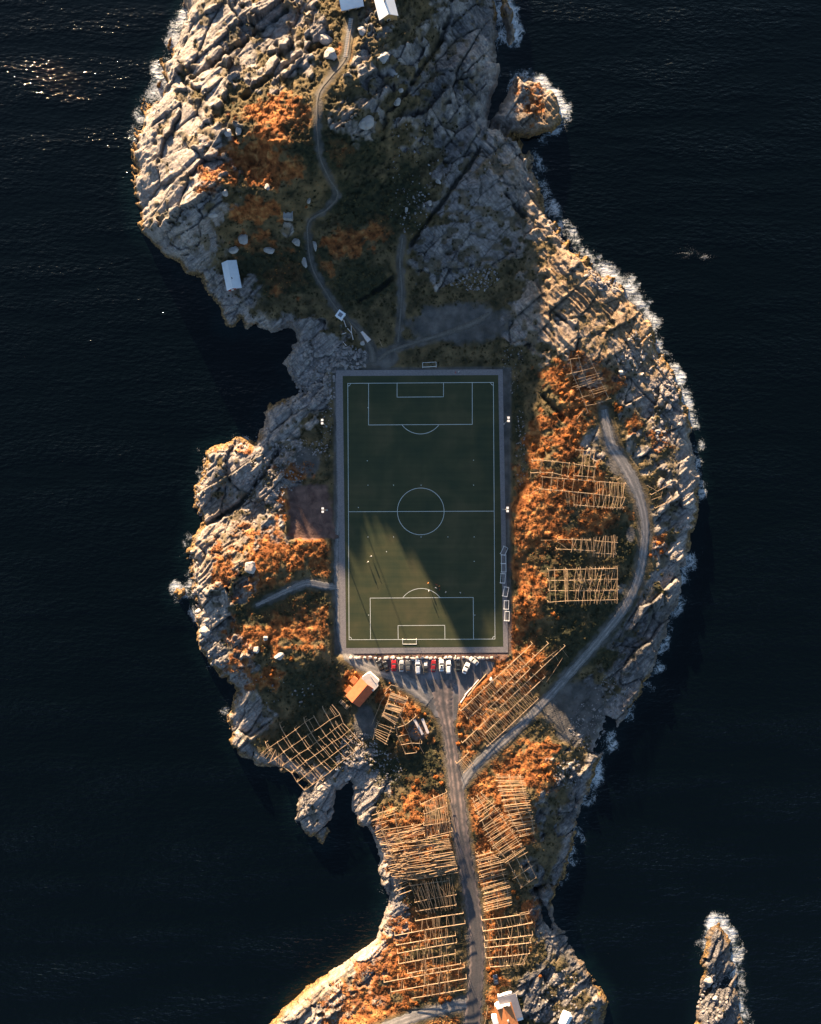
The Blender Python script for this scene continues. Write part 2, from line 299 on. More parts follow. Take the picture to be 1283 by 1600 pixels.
def terrain_material():
    mt, nt, b = new_mat('island_ground')
    tc = N(nt, 'ShaderNodeTexCoord').outputs['Object']
    A1 = N(nt, 'ShaderNodeAttribute', attribute_name='cover'); A2 = N(nt, 'ShaderNodeAttribute', attribute_name='wear')
    s1 = N(nt, 'ShaderNodeSeparateColor'); nt.links.new(A1.outputs['Color'], s1.inputs[0])
    s2 = N(nt, 'ShaderNodeSeparateColor'); nt.links.new(A2.outputs['Color'], s2.inputs[0])
    n1 = noise(nt, tc, 0.22, 6); n2 = noise(nt, tc, 1.3, 6); n3 = noise(nt, tc, 0.06, 4); n4 = noise(nt, tc, 0.6, 6, 0.6)
    veg = ramp(nt, n1, [(0.28, (0.022, 0.024, 0.014)), (0.42, (0.065, 0.052, 0.028)), (0.58, (0.125, 0.092, 0.048)), (0.75, (0.19, 0.135, 0.07))])
    veg2 = ramp(nt, n4, [(0.3, (0.016, 0.022, 0.014)), (0.6, (0.045, 0.042, 0.022)), (0.8, (0.09, 0.07, 0.035))])
    veg = mixc(nt, s2.outputs[2], veg, veg2)
    hth = ramp(nt, noise(nt, tc, 0.35, 8, 0.4), [(0.30, (0.04, 0.026, 0.014)), (0.42, (0.17, 0.058, 0.02)), (0.55, (0.28, 0.108, 0.037)), (0.72, (0.42, 0.235, 0.09))])
    rk = ramp(nt, n4, [(0.25, (0.19, 0.165, 0.15)), (0.42, (0.35, 0.315, 0.295)), (0.6, (0.46, 0.41, 0.38)), (0.8, (0.55, 0.49, 0.45))])
    A3 = N(nt, 'ShaderNodeAttribute', attribute_name='tone'); s3 = N(nt, 'ShaderNodeSeparateColor'); nt.links.new(A3.outputs['Color'], s3.inputs[0])
    rk2 = mixc(nt, n3, rk, ramp(nt, n1, [(0.35, (0.22, 0.20, 0.20)), (0.65, (0.42, 0.37, 0.33))]))
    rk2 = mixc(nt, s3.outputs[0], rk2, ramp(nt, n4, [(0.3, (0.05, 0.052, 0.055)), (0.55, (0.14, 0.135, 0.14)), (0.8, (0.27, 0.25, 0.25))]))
    rk2 = mixc(nt, s3.outputs[1], rk2, ramp(nt, n4, [(0.3, (0.20, 0.13, 0.07)), (0.7, (0.42, 0.29, 0.18))]))
    grv = ramp(nt, noise(nt, tc, 0.25, 7), [(0.3, (0.05, 0.052, 0.055)), (0.5, (0.095, 0.092, 0.092)), (0.7, (0.16, 0.15, 0.145))])
    c = mixc(nt, s1.outputs[1], veg, hth)
    c = mixc(nt, s1.outputs[0], c, rk2)
    c = mixc(nt, s1.outputs[2], c, grv)
    A4 = N(nt, 'ShaderNodeAttribute', attribute_name='soil'); s4 = N(nt, 'ShaderNodeSeparateColor'); nt.links.new(A4.outputs['Color'], s4.inputs[0])
    c = mixc(nt, s4.outputs[0], c, ramp(nt, noise(nt, tc, 0.3, 8, 0.5), [(0.3, (0.07, 0.045, 0.04)), (0.5, (0.13, 0.082, 0.07)), (0.7, (0.20, 0.125, 0.10))]))
    c = mixc(nt, s2.outputs[0], c, (0.03, 0.032, 0.028))
    c = mixc(nt, s2.outputs[1], c, ramp(nt, n2, [(0.35, (0.02, 0.018, 0.012)), (0.5, (0.20, 0.11, 0.03)), (0.7, (0.40, 0.24, 0.09))]))
    def lines(deg, sc, sx, w_):
        m1 = N(nt, 'ShaderNodeMapping'); m1.inputs['Rotation'].default_value = (0, 0, math.radians(deg)); nt.links.new(tc, m1.inputs['Vector'])
        m2 = N(nt, 'ShaderNodeMapping'); m2.inputs['Scale'].default_value = (sx, 1, 1); nt.links.new(m1.outputs[0], m2.inputs['Vector'])
        n_ = noise(nt, m2.outputs[0], sc, 3, 0.25)
        a_ = N(nt, 'ShaderNodeMath', operation='SUBTRACT'); nt.links.new(n_, a_.inputs[0]); a_.inputs[1].default_value = 0.5
        a2 = N(nt, 'ShaderNodeMath', operation='ABSOLUTE'); nt.links.new(a_.outputs[0], a2.inputs[0])
        r_ = N(nt, 'ShaderNodeMapRange'); r_.inputs[1].default_value = 0.0; r_.inputs[2].default_value = w_; r_.inputs[3].default_value = 1.0; r_.inputs[4].default_value = 0.0; nt.links.new(a2.outputs[0], r_.inputs[0])
        return r_.outputs[0]
    def mx(a, b_, f_=None):
        q = N(nt, 'ShaderNodeMix'); nt.links.new(a, q.inputs[2]); nt.links.new(b_, q.inputs[3])
        if f_ is None: q.inputs[0].default_value = 0.5
        else: nt.links.new(f_, q.inputs[0])
        return q.outputs[0]
    LN = mx(lines(-38, 0.9, 0.07, 0.045), lines(47, 0.9, 0.07, 0.045), s3.outputs[2])
    LX = mx(lines(55, 0.5, 0.12, 0.02), lines(-25, 0.5, 0.12, 0.02), s3.outputs[2])
    mL = N(nt, 'ShaderNodeMath', operation='MAXIMUM'); nt.links.new(LN, mL.inputs[0]); nt.links.new(LX, mL.inputs[1])
    mR = N(nt, 'ShaderNodeMath', operation='MULTIPLY'); nt.links.new(mL.outputs[0], mR.inputs[0]); nt.links.new(s1.outputs[0], mR.inputs[1])
    mS = N(nt, 'ShaderNodeMath', operation='MULTIPLY'); nt.links.new(mR.outputs[0], mS.inputs[0]); mS.inputs[1].default_value = 0.42
    c = mixc(nt, mS.outputs[0], c, (0.05, 0.045, 0.04))
    nt.links.new(c, b.inputs['Base Color']); b.inputs['Roughness'].default_value = 0.92; b.inputs['Specular IOR Level'].default_value = 0.15
    bp = N(nt, 'ShaderNodeBump'); bp.inputs['Strength'].default_value = 0.75; bp.inputs['Distance'].default_value = 0.35
    ma = N(nt, 'ShaderNodeMath', operation='ADD'); nt.links.new(n2, ma.inputs[0]); nt.links.new(noise(nt, tc, 3.0, 3), ma.inputs[1])
    mh = N(nt, 'ShaderNodeMath', operation='SUBTRACT'); nt.links.new(ma.outputs[0], mh.inputs[0]); nt.links.new(mR.outputs[0], mh.inputs[1]); nt.links.new(mh.outputs[0], bp.inputs['Height']); nt.links.new(bp.outputs[0], b.inputs['Normal'])
    return mt
M = {}
M['terrain'] = terrain_material()
M['wood'] = mat('weathered_pole_wood', (0.33, 0.225, 0.14), 0.75, 0.3, 0.8)
M['wood_dark'] = mat('old_beam_wood', (0.34, 0.24, 0.155), 0.8, 0.3, 0.8)
M['stone'] = mat('boulder_stone', (0.34, 0.315, 0.30), 0.9, 0.28, 0.9, 0.5)
M['rubble'] = mat('rubble_stone', (0.22, 0.20, 0.195), 0.9, 0.5, 0.5)
M['white'] = mat('white_paint', (0.78, 0.78, 0.78), 0.5, 0.06)
M['net'] = mat('goal_netting', (0.10, 0.11, 0.11), 0.9, 0.2)
M['metal'] = mat('galvanised_steel', (0.45, 0.46, 0.47), 0.4, 0.1, 1.5, 0, 0.6)
M['glass'] = mat('dark_glass', (0.012, 0.014, 0.016), 0.08, 0.05, spec=0.6)
M['tyre'] = mat('tyre_rubber', (0.02, 0.02, 0.02), 0.8)
M['lamp'] = mat('lamp_glass', (0.8, 0.8, 0.82), 0.2, 0.03)
M['tail'] = mat('tail_lamp', (0.35, 0.02, 0.02), 0.3, 0.03)

# ------------------------------------------------------------------ mesh helpers
class MB:
    def __init__(s): s.v = []; s.f = []
    def box(s, c, sx, sy, sz, rz=0.0, taper=1.0):
        n = len(s.v); cr, sr = math.cos(rz), math.sin(rz)
        for z, t in ((-1, 1.0), (1, taper)):
            for x, y in ((-1, -1), (1, -1), (1, 1), (-1, 1)):
                X = x*sx/2*t; Y = y*sy/2*t
                s.v.append((c[0]+X*cr-Y*sr, c[1]+X*sr+Y*cr, c[2]+z*sz/2))
        s.f += [(n, n+3, n+2, n+1), (n+4, n+5, n+6, n+7), (n, n+1, n+5, n+4), (n+1, n+2, n+6, n+5), (n+2, n+3, n+7, n+6), (n+3, n, n+4, n+7)]
        return s
    def tube(s, a, b, r, r2=None, k=6):
        a = Vector(a); b = Vector(b); r2 = r if r2 is None else r2
        d = (b-a).normalized(); u = d.cross(Vector((0, 0, 1)))
        if u.length < 1e-4: u = Vector((1, 0, 0))
        u.normalize(); w = d.cross(u); n = len(s.v)
        for p, rr in ((a, r), (b, r2)):
            for i in range(k):
                t = 2*math.pi*i/k; s.v.append(tuple(p+u*math.cos(t)*rr+w*math.sin(t)*rr))
        for i in range(k): s.f.append((n+i, n+(i+1) % k, n+k+(i+1) % k, n+k+i))
        s.f.append(tuple(n+i for i in reversed(range(k)))); s.f.append(tuple(n+k+i for i in range(k)))
        return s
    def poly(s, pts):
        n = len(s.v); s.v += [tuple(p) for p in pts]; s.f.append(tuple(range(n, n+len(pts)))); return s
    def prism(s, pts, z0, z1):
        n = len(s.v); k = len(pts)
        s.v += [(p[0], p[1], z0) for p in pts]+[(p[0], p[1], z1) for p in pts]
        s.f.append(tuple(n+i for i in reversed(range(k)))); s.f.append(tuple(n+k+i for i in range(k)))
        for i in range(k): s.f.append((n+i, n+(i+1) % k, n+k+(i+1) % k, n+k+i))
        return s
    def raw(s, v, f):
        n = len(s.v); s.v += [tuple(p) for p in v]; s.f += [tuple(n+i for i in q) for q in f]; return s
    def build(s, name, m_, parent=None, smooth=False, origin=None):
        me = bpy.data.meshes.new(name)
        v = s.v
        if origin is not None: v = [(a-origin[0], b-origin[1], c-origin[2]) for a, b, c in v]
        me.from_pydata(v, [], s.f); me.materials.append(m_)
        if smooth: me.polygons.foreach_set('use_smooth', [True]*len(me.polygons))
        me.update()
        o = bpy.data.objects.new(name, me); COL.objects.link(o)
        if parent is not None: o.parent = parent
        elif origin is not None: o.location = origin
        return o
def tag(o, label=None, cat=None, group=None, kind=None):
    if label: o['label'] = label
    if cat: o['category'] = cat
    if group: o['group'] = group
    if kind: o['kind'] = kind
    return o
def empty(name, loc, label, cat, group=None, rz=0.0):
    o = bpy.data.objects.new(name, None); COL.objects.link(o); o.location = loc; o.rotation_euler = (0, 0, rz); o.empty_display_size = 0.5
    return tag(o, label, cat, group)
def copy_tree(o, parent=None):
    c = o.copy(); COL.objects.link(c)
    if parent is not None: c.parent = parent
    for ch in list(o.children): copy_tree(ch, c)
    return c
def np_mesh(name, verts, faces, m_, smooth=True):
    me = bpy.data.meshes.new(name); nv = len(verts); nf = len(faces)
    me.vertices.add(nv); me.vertices.foreach_set('co', verts.astype(np.float32).ravel())
    kk = faces.shape[1]
    me.loops.add(nf*kk); me.loops.foreach_set('vertex_index', faces.astype(np.int32).ravel())
    me.polygons.add(nf); me.polygons.foreach_set('loop_start', np.arange(0, nf*kk, kk, dtype=np.int32))
    me.polygons.foreach_set('loop_total', np.full(nf, kk, dtype=np.int32))
    me.materials.append(m_); me.update(calc_edges=True)
    me.polygons.foreach_set('use_smooth', np.full(nf, smooth)); me.update()
    o = bpy.data.objects.new(name, me); COL.objects.link(o); return o
def color_attr(o, name, r, g, b):
    at = o.data.color_attributes.new(name, 'FLOAT_COLOR', 'POINT')
    c = np.ones((len(r), 4), np.float32); c[:, 0] = r; c[:, 1] = g; c[:, 2] = b
    at.data.foreach_set('color', c.ravel())

# ------------------------------------------------------------------ the island ground sheet
ny, nx = Z.shape
keep = Z > -3.9
q = keep[:-1, :-1] | keep[1:, :-1] | keep[:-1, 1:] | keep[1:, 1:]
idx = np.arange(ny*nx).reshape(ny, nx)
F = np.stack([idx[:-1, :-1][q], idx[:-1, 1:][q], idx[1:, 1:][q], idx[1:, :-1][q]], 1)
used = np.unique(F); remap = np.full(ny*nx, -1); remap[used] = np.arange(len(used))
V = np.stack([XX.ravel()[used], YY.ravel()[used], Z.ravel()[used]], 1)
isl = np_mesh('ground', V, remap[F], M['terrain'])
tag(isl, kind='structure')
crk = np.clip(0.8*sst(.5, 1, crev)+rock*(crack*0.85+0.7*crackm*(0.3+0.7*midw)+0.5*crack2*rubbly)*inland**0.5, 0, 1)*(1-flat)
strc = rock*sst(0.36, 0.24, str_)*0.8*(1-flat)
dark = np.clip(np.maximum(crk, strc), 0, 0.9)
tide = sst(9, 2, D+4*fbm(PX/6, PY/6, 2, 18))
oc = sst(0.35, 0.55, vnoise(PX/60, PY/60, 55)+0.35*sst(420, 300, PX)+0.2*sst(900, 1000, PX)*sst(560, 400, PY))
wet = tide*(0.3+0.7*oc)*0.9
track = sst(1.5, -1.5, rdist+1.5*fbm(PX/6, PY/6, 2, 19))
shoulder = sst(6, 0, rdist+4*fbm(PX/9, PY/9, 3, 20))*0.7
grav = np.maximum.reduce([shoulder, smooth*0.85, sst(3, 0, ld), sst(5, 0, pd)*0.8, sst(2, 0, cd)*0])
ch = lambda a: np.clip(a, 0, 1).ravel()[used]
color_attr(isl, 'cover', ch(rock*(1-flat)), ch(heath*(1-flat)), ch(grav))
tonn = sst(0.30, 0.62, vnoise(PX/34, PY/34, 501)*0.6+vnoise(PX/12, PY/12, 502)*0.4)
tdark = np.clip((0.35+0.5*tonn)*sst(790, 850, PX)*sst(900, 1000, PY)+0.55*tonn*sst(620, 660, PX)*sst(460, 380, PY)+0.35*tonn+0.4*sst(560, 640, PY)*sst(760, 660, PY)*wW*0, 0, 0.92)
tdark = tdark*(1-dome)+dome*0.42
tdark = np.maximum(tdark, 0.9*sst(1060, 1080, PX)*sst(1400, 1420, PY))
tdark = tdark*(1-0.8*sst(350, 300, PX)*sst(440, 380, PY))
ttan = np.clip(0.6*vnoise(PX/16, PY/16, 504)*sst(430, 380, PX)*sst(740, 800, PY)*sst(960, 900, PY)+0.6*vnoise(PX/16, PY/16, 505)*sst(640, 560, PX)*sst(1480, 1530, PY)+0.75*slabe*(0.3+0.7*tonn)+0.35*vnoise(PX/25, PY/25, 503)*wE*sst(760, 820, PX)*sst(900, 800, PY), 0, 1)
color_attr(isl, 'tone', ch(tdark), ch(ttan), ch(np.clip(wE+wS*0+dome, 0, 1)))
soil_ = np.maximum(sst(4, -3, cd+5*fbm(PX/9, PY/9, 3, 701)), sst(2.5, -1, np.maximum(box_d(PX, PY, (546, 1019, 792, 1031)), -5)+2.5*fbm(PX/6, PY/6, 3, 702)))
color_attr(isl, 'soil', ch(soil_), ch(soil_*0), ch(soil_*0))
color_attr(isl, 'wear', ch(dark), ch(wet), ch(green))

# ------------------------------------------------------------------ the sea
def water_material():
    mt, nt, b = new_mat('sea_water')
    tc = N(nt, 'ShaderNodeTexCoord').outputs['Object']
    at = N(nt, 'ShaderNodeAttribute', attribute_name='surf')
    sp = N(nt, 'ShaderNodeSeparateColor'); nt.links.new(at.outputs['Color'], sp.inputs[0])
    # lace of foam
    def m_(op, a, b_):
        q = N(nt, 'ShaderNodeMath', operation=op)
        for i_, v in ((0, a), (1, b_)):
            if v is None: continue
            if isinstance(v, (int, float)): q.inputs[i_].default_value = v
            else: nt.links.new(v, q.inputs[i_])
        return q.outputs[0]
    la = m_('ABSOLUTE', m_('SUBTRACT', noise(nt, tc, 0.30, 6, 1.2), 0.5), None)
    lb = m_('ABSOLUTE', m_('SUBTRACT', noise(nt, tc, 0.9, 4, 0.8), 0.5), None)
    lace = m_('MULTIPLY', m_('ADD', m_('MULTIPLY', la, -3.2), m_('MULTIPLY', lb, -2.2)), 1.0)
    f = m_('MULTIPLY', m_('SUBTRACT', noise(nt, tc, 2.6, 4), 0.5), 0.9)
    val = m_('ADD', m_('ADD', m_('MULTIPLY', sp.outputs[0], 1.35), lace), f)
    mr = N(nt, 'ShaderNodeMapRange'); mr.inputs[1].default_value = 0.12; mr.inputs[2].default_value = 1.05; nt.links.new(val, mr.inputs[0])
    deep = mixc(nt, noise(nt, tc, 0.012, 3), (0.0005, 0.0016, 0.0022), (0.0006, 0.0020, 0.0028))
    shal = mixc(nt, sp.outputs[1], deep, (0.0025, 0.009, 0.011))
    hz = N(nt, 'ShaderNodeMapRange'); hz.inputs[1].default_value = 0.25; hz.inputs[2].default_value = 1.1; hz.inputs[4].default_value = 0.5; nt.links.new(m_('ADD', sp.outputs[0], m_('MULTIPLY', f, 0.5)), hz.inputs[0])
    c = mixc(nt, mr.outputs[0], mixc(nt, hz.outputs[0], shal, (0.22, 0.30, 0.33)), (0.72, 0.75, 0.78))
    nt.links.new(c, b.inputs['Base Color'])
    b.inputs['Specular IOR Level'].default_value = 0.42; b.inputs['IOR'].default_value = 1.33
    rr = N(nt, 'ShaderNodeMapRange'); rr.inputs[3].default_value = 0.05; rr.inputs[4].default_value = 0.8; nt.links.new(mr.outputs[0], rr.inputs[0]); nt.links.new(rr.outputs[0], b.inputs['Roughness'])
    # waves, stretched west to east
    mp = N(nt, 'ShaderNodeMapping'); mp.inputs['Scale'].default_value = (0.55, 1.25, 1); mp.inputs['Rotation'].default_value = (0, 0, math.radians(8)); nt.links.new(tc, mp.inputs['Vector'])
    h1 = noise(nt, mp.outputs[0], 0.11, 3); h2a = noise(nt, mp.outputs[0], 0.62, 4)
    mpz = N(nt, 'ShaderNodeMapping'); mpz.inputs['Scale'].default_value = (0.35, 1.6, 1); mpz.inputs['Rotation'].default_value = (0, 0, math.radians(5)); nt.links.new(tc, mpz.inputs['Vector'])
    pt_ = N(nt, 'ShaderNodeMapRange'); pt_.inputs[1].default_value = 0.40; pt_.inputs[2].default_value = 0.66; pt_.inputs[3].default_value = 0.35; pt_.inputs[4].default_value = 1.25; nt.links.new(noise(nt, mpz.outputs[0], 0.05, 4), pt_.inputs[0])
    h2 = m_('MULTIPLY', h2a, pt_.outputs[0])
    m1 = N(nt, 'ShaderNodeMath', operation='MULTIPLY'); m1.inputs[1].default_value = 0.5; nt.links.new(h1, m1.inputs[0])
    m2 = N(nt, 'ShaderNodeMath', operation='MULTIPLY_ADD'); m2.inputs[1].default_value = 1.0; nt.links.new(h2, m2.inputs[0]); nt.links.new(m1.outputs[0], m2.inputs[2])
    bp = N(nt, 'ShaderNodeBump'); bp.inputs['Strength'].default_value = 1.0; bp.inputs['Distance'].default_value = 0.54
    nt.links.new(m2.outputs[0], bp.inputs['Height']); nt.links.new(bp.outputs[0], b.inputs['Normal'])
    return mt
M['water'] = water_material()
FOAM = [(795,15,14,.9),(803,50,13,1),(806,75,9,.8),(812,120,12,.9),(840,128,12,.9),(868,150,14,1),(884,180,15,1),(880,205,12,.9),(858,232,9,.8),(855,260,11,.8),(862,290,11,.8),(876,325,11,.9),(893,350,12,1),(915,385,12,.8),(945,415,14,1),(965,430,17,1.15),(995,438,20,1.15),(1012,462,14,1),(1024,500,11,.9),(1036,540,10,.7),(1060,585,11,.9),(1075,620,12,.9),(1085,650,11,.8),(1098,690,8,.7),(1100,730,9,.75),(1102,765,9,.7),(1086,885,11,.9),(1074,905,9,.8),(1064,945,11,.75),(1058,985,9,.6),(1042,1010,10,.8),(1035,1045,10,.8),(1024,1075,10,.7),(990,1120,10,.7),(965,1165,11,.75),(948,1190,10,.75),(930,1215,12,.85),(922,1250,9,.7),(918,1300,11,.7),(908,1335,12,.75),(890,1378,9,.5),
 (1112,1443,14,1.05),(1125,1448,12,1),(1142,1462,12,1),(1155,1485,15,.8),(1165,1520,16,.75),(1172,1550,12,.65),(1172,1575,14,.9),(1180,1595,12,.7),(1100,1470,8,.7),(284,30,12,.75),(268,62,11,.8),(250,120,14,.9),(245,145,10,.8),(218,180,8,.7),(208,210,7,.7),(300,700,10,.45),(318,745,9,.5),(290,850,9,.6),(283,915,12,.8),(300,960,10,.6),(350,1110,8,.35),(1075,395,16,.33),(1100,400,16,.33),(385,690,10,.4),(470,1290,8,.3),(600,1400,8,.3),(330,1040,8,.4)]
fs = 0.8
fx_ = np.arange(-168, 168.1, fs); fy_ = np.arange(-210, 210.1, fs)
FX, FY = np.meshgrid(fx_, fy_); fpx = FX/MPP+641.5; fpy = 800-FY/MPP
dd = grid_sample(SD, fpx, fpy)+5*fbm(fpx/22, fpy/22, 3, 3)+3.5*fbm(fpx/7, fpy/7, 3, 8)
I_ = np.zeros(FX.shape)
for (a, b, r_, s_) in FOAM: I_ = np.maximum(I_, s_*np.exp(-((fpx-a)**2+(fpy-b)**2)/(2*(r_*1.7)**2)))
fo = I_*sst(-14-26*np.clip(I_-.3, 0, 1), -2, dd+13*fbm(fpx/18, fpy/18, 3, 61))*(0.50+0.62*vnoise(fpx/11, fpy/11, 62))
for (a, b, r_, s_) in ((1075,395,14,.30),(1100,402,10,.34)): fo = np.maximum(fo, s_*np.exp(-((fpx-a)**2+((fpy-b)*2)**2)/(2*r_**2)))
shal = sst(-30, -2, dd)*(0.2+0.6*vnoise(fpx/50, fpy/50, 202))
edge = np.minimum(np.minimum(fpx+20, 1303-fpx)/30, 1)
fo = np.clip(fo, 0, 1)
ny2, nx2 = FX.shape; id2 = np.arange(ny2*nx2).reshape(ny2, nx2)
F2_ = np.stack([id2[:-1, :-1].ravel(), id2[:-1, 1:].ravel(), id2[1:, 1:].ravel(), id2[1:, :-1].ravel()], 1)
V2 = np.stack([FX.ravel(), FY.ravel(), np.zeros(FX.size)], 1)
x0, x1, y0, y1 = fx_[0], fx_[-1], fy_[0], fy_[-1]; B = 9000.0
nb = len(V2)
ring = np.array([(-B, -B, 0), (B, -B, 0), (B, B, 0), (-B, B, 0), (x0, y0, 0), (x1, y0, 0), (x1, y1, 0), (x0, y1, 0)])
V2 = np.vstack([V2, ring]); F2_ = np.vstack([F2_, np.array([(0, 1, 5, 4), (1, 2, 6, 5), (2, 3, 7, 6), (3, 0, 4, 7)])+nb])
sea = np_mesh('sea', V2, F2_, M['water']); tag(sea, kind='structure')
z8 = np.zeros(8); color_attr(sea, 'surf', np.append(fo.ravel(), z8), np.append(shal.ravel()*0.8, z8), np.zeros(len(V2)))

# ------------------------------------------------------------------ roads and paths
def road_material(name, c0, c1, dust):
    mt, nt, b = new_mat(name)
    tc = N(nt, 'ShaderNodeTexCoord').outputs['Object']
    at = N(nt, 'ShaderNodeAttribute', attribute_name='lane'); sp = N(nt, 'ShaderNodeSeparateColor'); nt.links.new(at.outputs['Color'], sp.inputs[0])
    n1 = noise(nt, tc, 0.35, 5); n2 = noise(nt, tc, 2.5, 5)
    c = ramp(nt, n2, [(0.3, c0), (0.7, c1)])
    m_ = N(nt, 'ShaderNodeMath', operation='MULTIPLY'); nt.links.new(sp.outputs[0], m_.inputs[0])
    r = N(nt, 'ShaderNodeMapRange'); r.inputs[1].default_value = 0.3; r.inputs[2].default_value = 0.65; nt.links.new(n1, r.inputs[0]); nt.links.new(r.outputs[0], m_.inputs[1])
    c = mixc(nt, m_.outputs[0], c, dust)
    nt.links.new(c, b.inputs['Base Color']); b.inputs['Roughness'].default_value = 0.9; b.inputs['Specular IOR Level'].default_value = 0.2
    bp = N(nt, 'ShaderNodeBump'); bp.inputs['Strength'].default_value = 0.25; bp.inputs['Distance'].default_value = 0.05
    nt.links.new(n2, bp.inputs['Height']); nt.links.new(bp.outputs[0], b.inputs['Normal'])
    return mt
M['road'] = road_material('asphalt', (0.05, 0.051, 0.055), (0.085, 0.083, 0.087), (0.34, 0.25, 0.22))
M['gravel_track'] = road_material('gravel', (0.09, 0.09, 0.092), (0.19, 0.185, 0.185), (0.33, 0.30, 0.29))
M['footpath'] = road_material('trodden_path', (0.07, 0.065, 0.055), (0.14, 0.125, 0.11), (0.16, 0.145, 0.13))
M['turf'] = None
def catmull(L, n=6):
    L = [np.array(p, float) for p in L]; L = [2*L[0]-L[1]]+L+[2*L[-1]-L[-2]]; out = []
    for i in range(1, len(L)-2):
        for k in range(n):
            t = k/n; p0, p1, p2, p3 = L[i-1:i+3]
            out.append(0.5*((2*p1)+(p2-p0)*t+(2*p0-5*p1+4*p2-p3)*t*t+(3*p1-p0-3*p2+p3)*t**3))
    out.append(L[-2]); return np.array(out)
lift = 0.07
for kname, lines in ROADS.items():
    for L in lines:
        C = catmull(L, 10); nc = 11
        pts = [PG(c[0], c[1]) for c in C]; xy = np.array([(p.x, p.y) for p in pts])
        tg = np.gradient(xy, axis=0); tg /= np.linalg.norm(tg, axis=1)[:, None]
        nr = np.stack([-tg[:, 1], tg[:, 0]], 1); lift += 0.013
        vs = []; lane = []
        for i in range(len(C)):
            w_ = C[i][2]*MPP*(0.29 if kname == 'footpath' else 0.48)*(1+0.10*math.sin(i*1.7)+0.06*math.sin(i*4.1))
            for j in range(nc):
                v = -1+2*j/(nc-1); x, y = xy[i]+nr[i]*v*w_
                zz = float(ground(x, y))+lift-(0.10 if abs(v) == 1 else 0.0)
                vs.append((x, y, zz))
                l_ = math.exp(-((abs(v)-0.38)/0.16)**2) if kname != 'footpath' else math.exp(-(v/0.4)**2)
                if kname == 'road': u_ = 1-min(max((i-72)/14, 0), 1)*0.88; l_ = max(min(1.0, 1.5*l_)*u_, 0.75*math.exp(-((abs(v)-.95)/0.16)**2))
                lane.append(l_)
        vs = np.array(vs); n_ = len(C); ii = np.arange(n_*nc).reshape(n_, nc)
        f_ = np.stack([ii[:-1, :-1].ravel(), ii[1:, :-1].ravel(), ii[1:, 1:].ravel(), ii[:-1, 1:].ravel()], 1)
        e1 = vs[f_[0][1]]-vs[f_[0][0]]; e2 = vs[f_[0][3]]-vs[f_[0][0]]
        if e1[0]*e2[1]-e1[1]*e2[0] < 0: f_ = f_[:, ::-1]
        o = np_mesh(kname, vs, f_, M[kname]); lane = np.array(lane); color_attr(o, 'lane', lane, lane*0, lane*0)
        tag(o, kind='structure')

# ------------------------------------------------------------------ parking area, pitch surround, turf, markings, gravel court
def PT(px, py, z=3.0): return P(px, py, z)
def lot_material():
    mt, nt, b = new_mat('worn_parking_asphalt')
    tc = N(nt, 'ShaderNodeTexCoord').outputs['Object']
    n1 = noise(nt, tc, 0.12, 5, 0.5); n2 = noise(nt, tc, 2.0, 5)
    mp = N(nt, 'ShaderNodeMapping'); mp.inputs['Scale'].default_value = (1.3, 0.10, 1); mp.inputs['Rotation'].default_value = (0, 0, math.radians(-22)); nt.links.new(tc, mp.inputs['Vector'])
    n3 = noise(nt, mp.outputs[0], 0.55, 4)
    c = ramp(nt, n2, [(0.3, (0.075, 0.076, 0.08)), (0.7, (0.115, 0.112, 0.115))])
    r = N(nt, 'ShaderNodeMapRange'); r.inputs[1].default_value = 0.52; r.inputs[2].default_value = 0.68; nt.links.new(n3, r.inputs[0])
    c = mixc(nt, r.outputs[0], c, (0.26, 0.20, 0.19))
    r2 = N(nt, 'ShaderNodeMapRange'); r2.inputs[1].default_value = 0.5; r2.inputs[2].default_value = 0.7; nt.links.new(n1, r2.inputs[0])
    c = mixc(nt, r2.outputs[0], c, (0.24, 0.22, 0.23))
    nt.links.new(c, b.inputs['Base Color']); b.inputs['Roughness'].default_value = 0.9; b.inputs['Specular IOR Level'].default_value = 0.2
    return mt
M['lot'] = lot_material()
pts = [PT(a, b, 3.02) for a, b in LOT]
mb = MB(); mb.poly(list(reversed(pts))); lot = mb.build('parking_area', M['lot']); tag(lot, kind='structure')
M['surround'] = road_material('pitch_surround_gravel', (0.15, 0.142, 0.15), (0.24, 0.22, 0.22), (0.34, 0.27, 0.25))
TQ = [(535.5, 587.5), (778.5, 586.0), (786.5, 1010.5), (541.0, 1012.5)]
OQ = [(524.5, 578.5), (785.5, 577.0), (794.0, 1019.5), (532.5, 1021.5)]
def pt(z, L): return [P(a, b, z) for a, b in L]
o4 = pt(2.985, OQ); mb = MB(); mb.poly(list(reversed(o4))); sur = mb.build('pitch_surround', M['surround']); tag(sur, kind='structure')
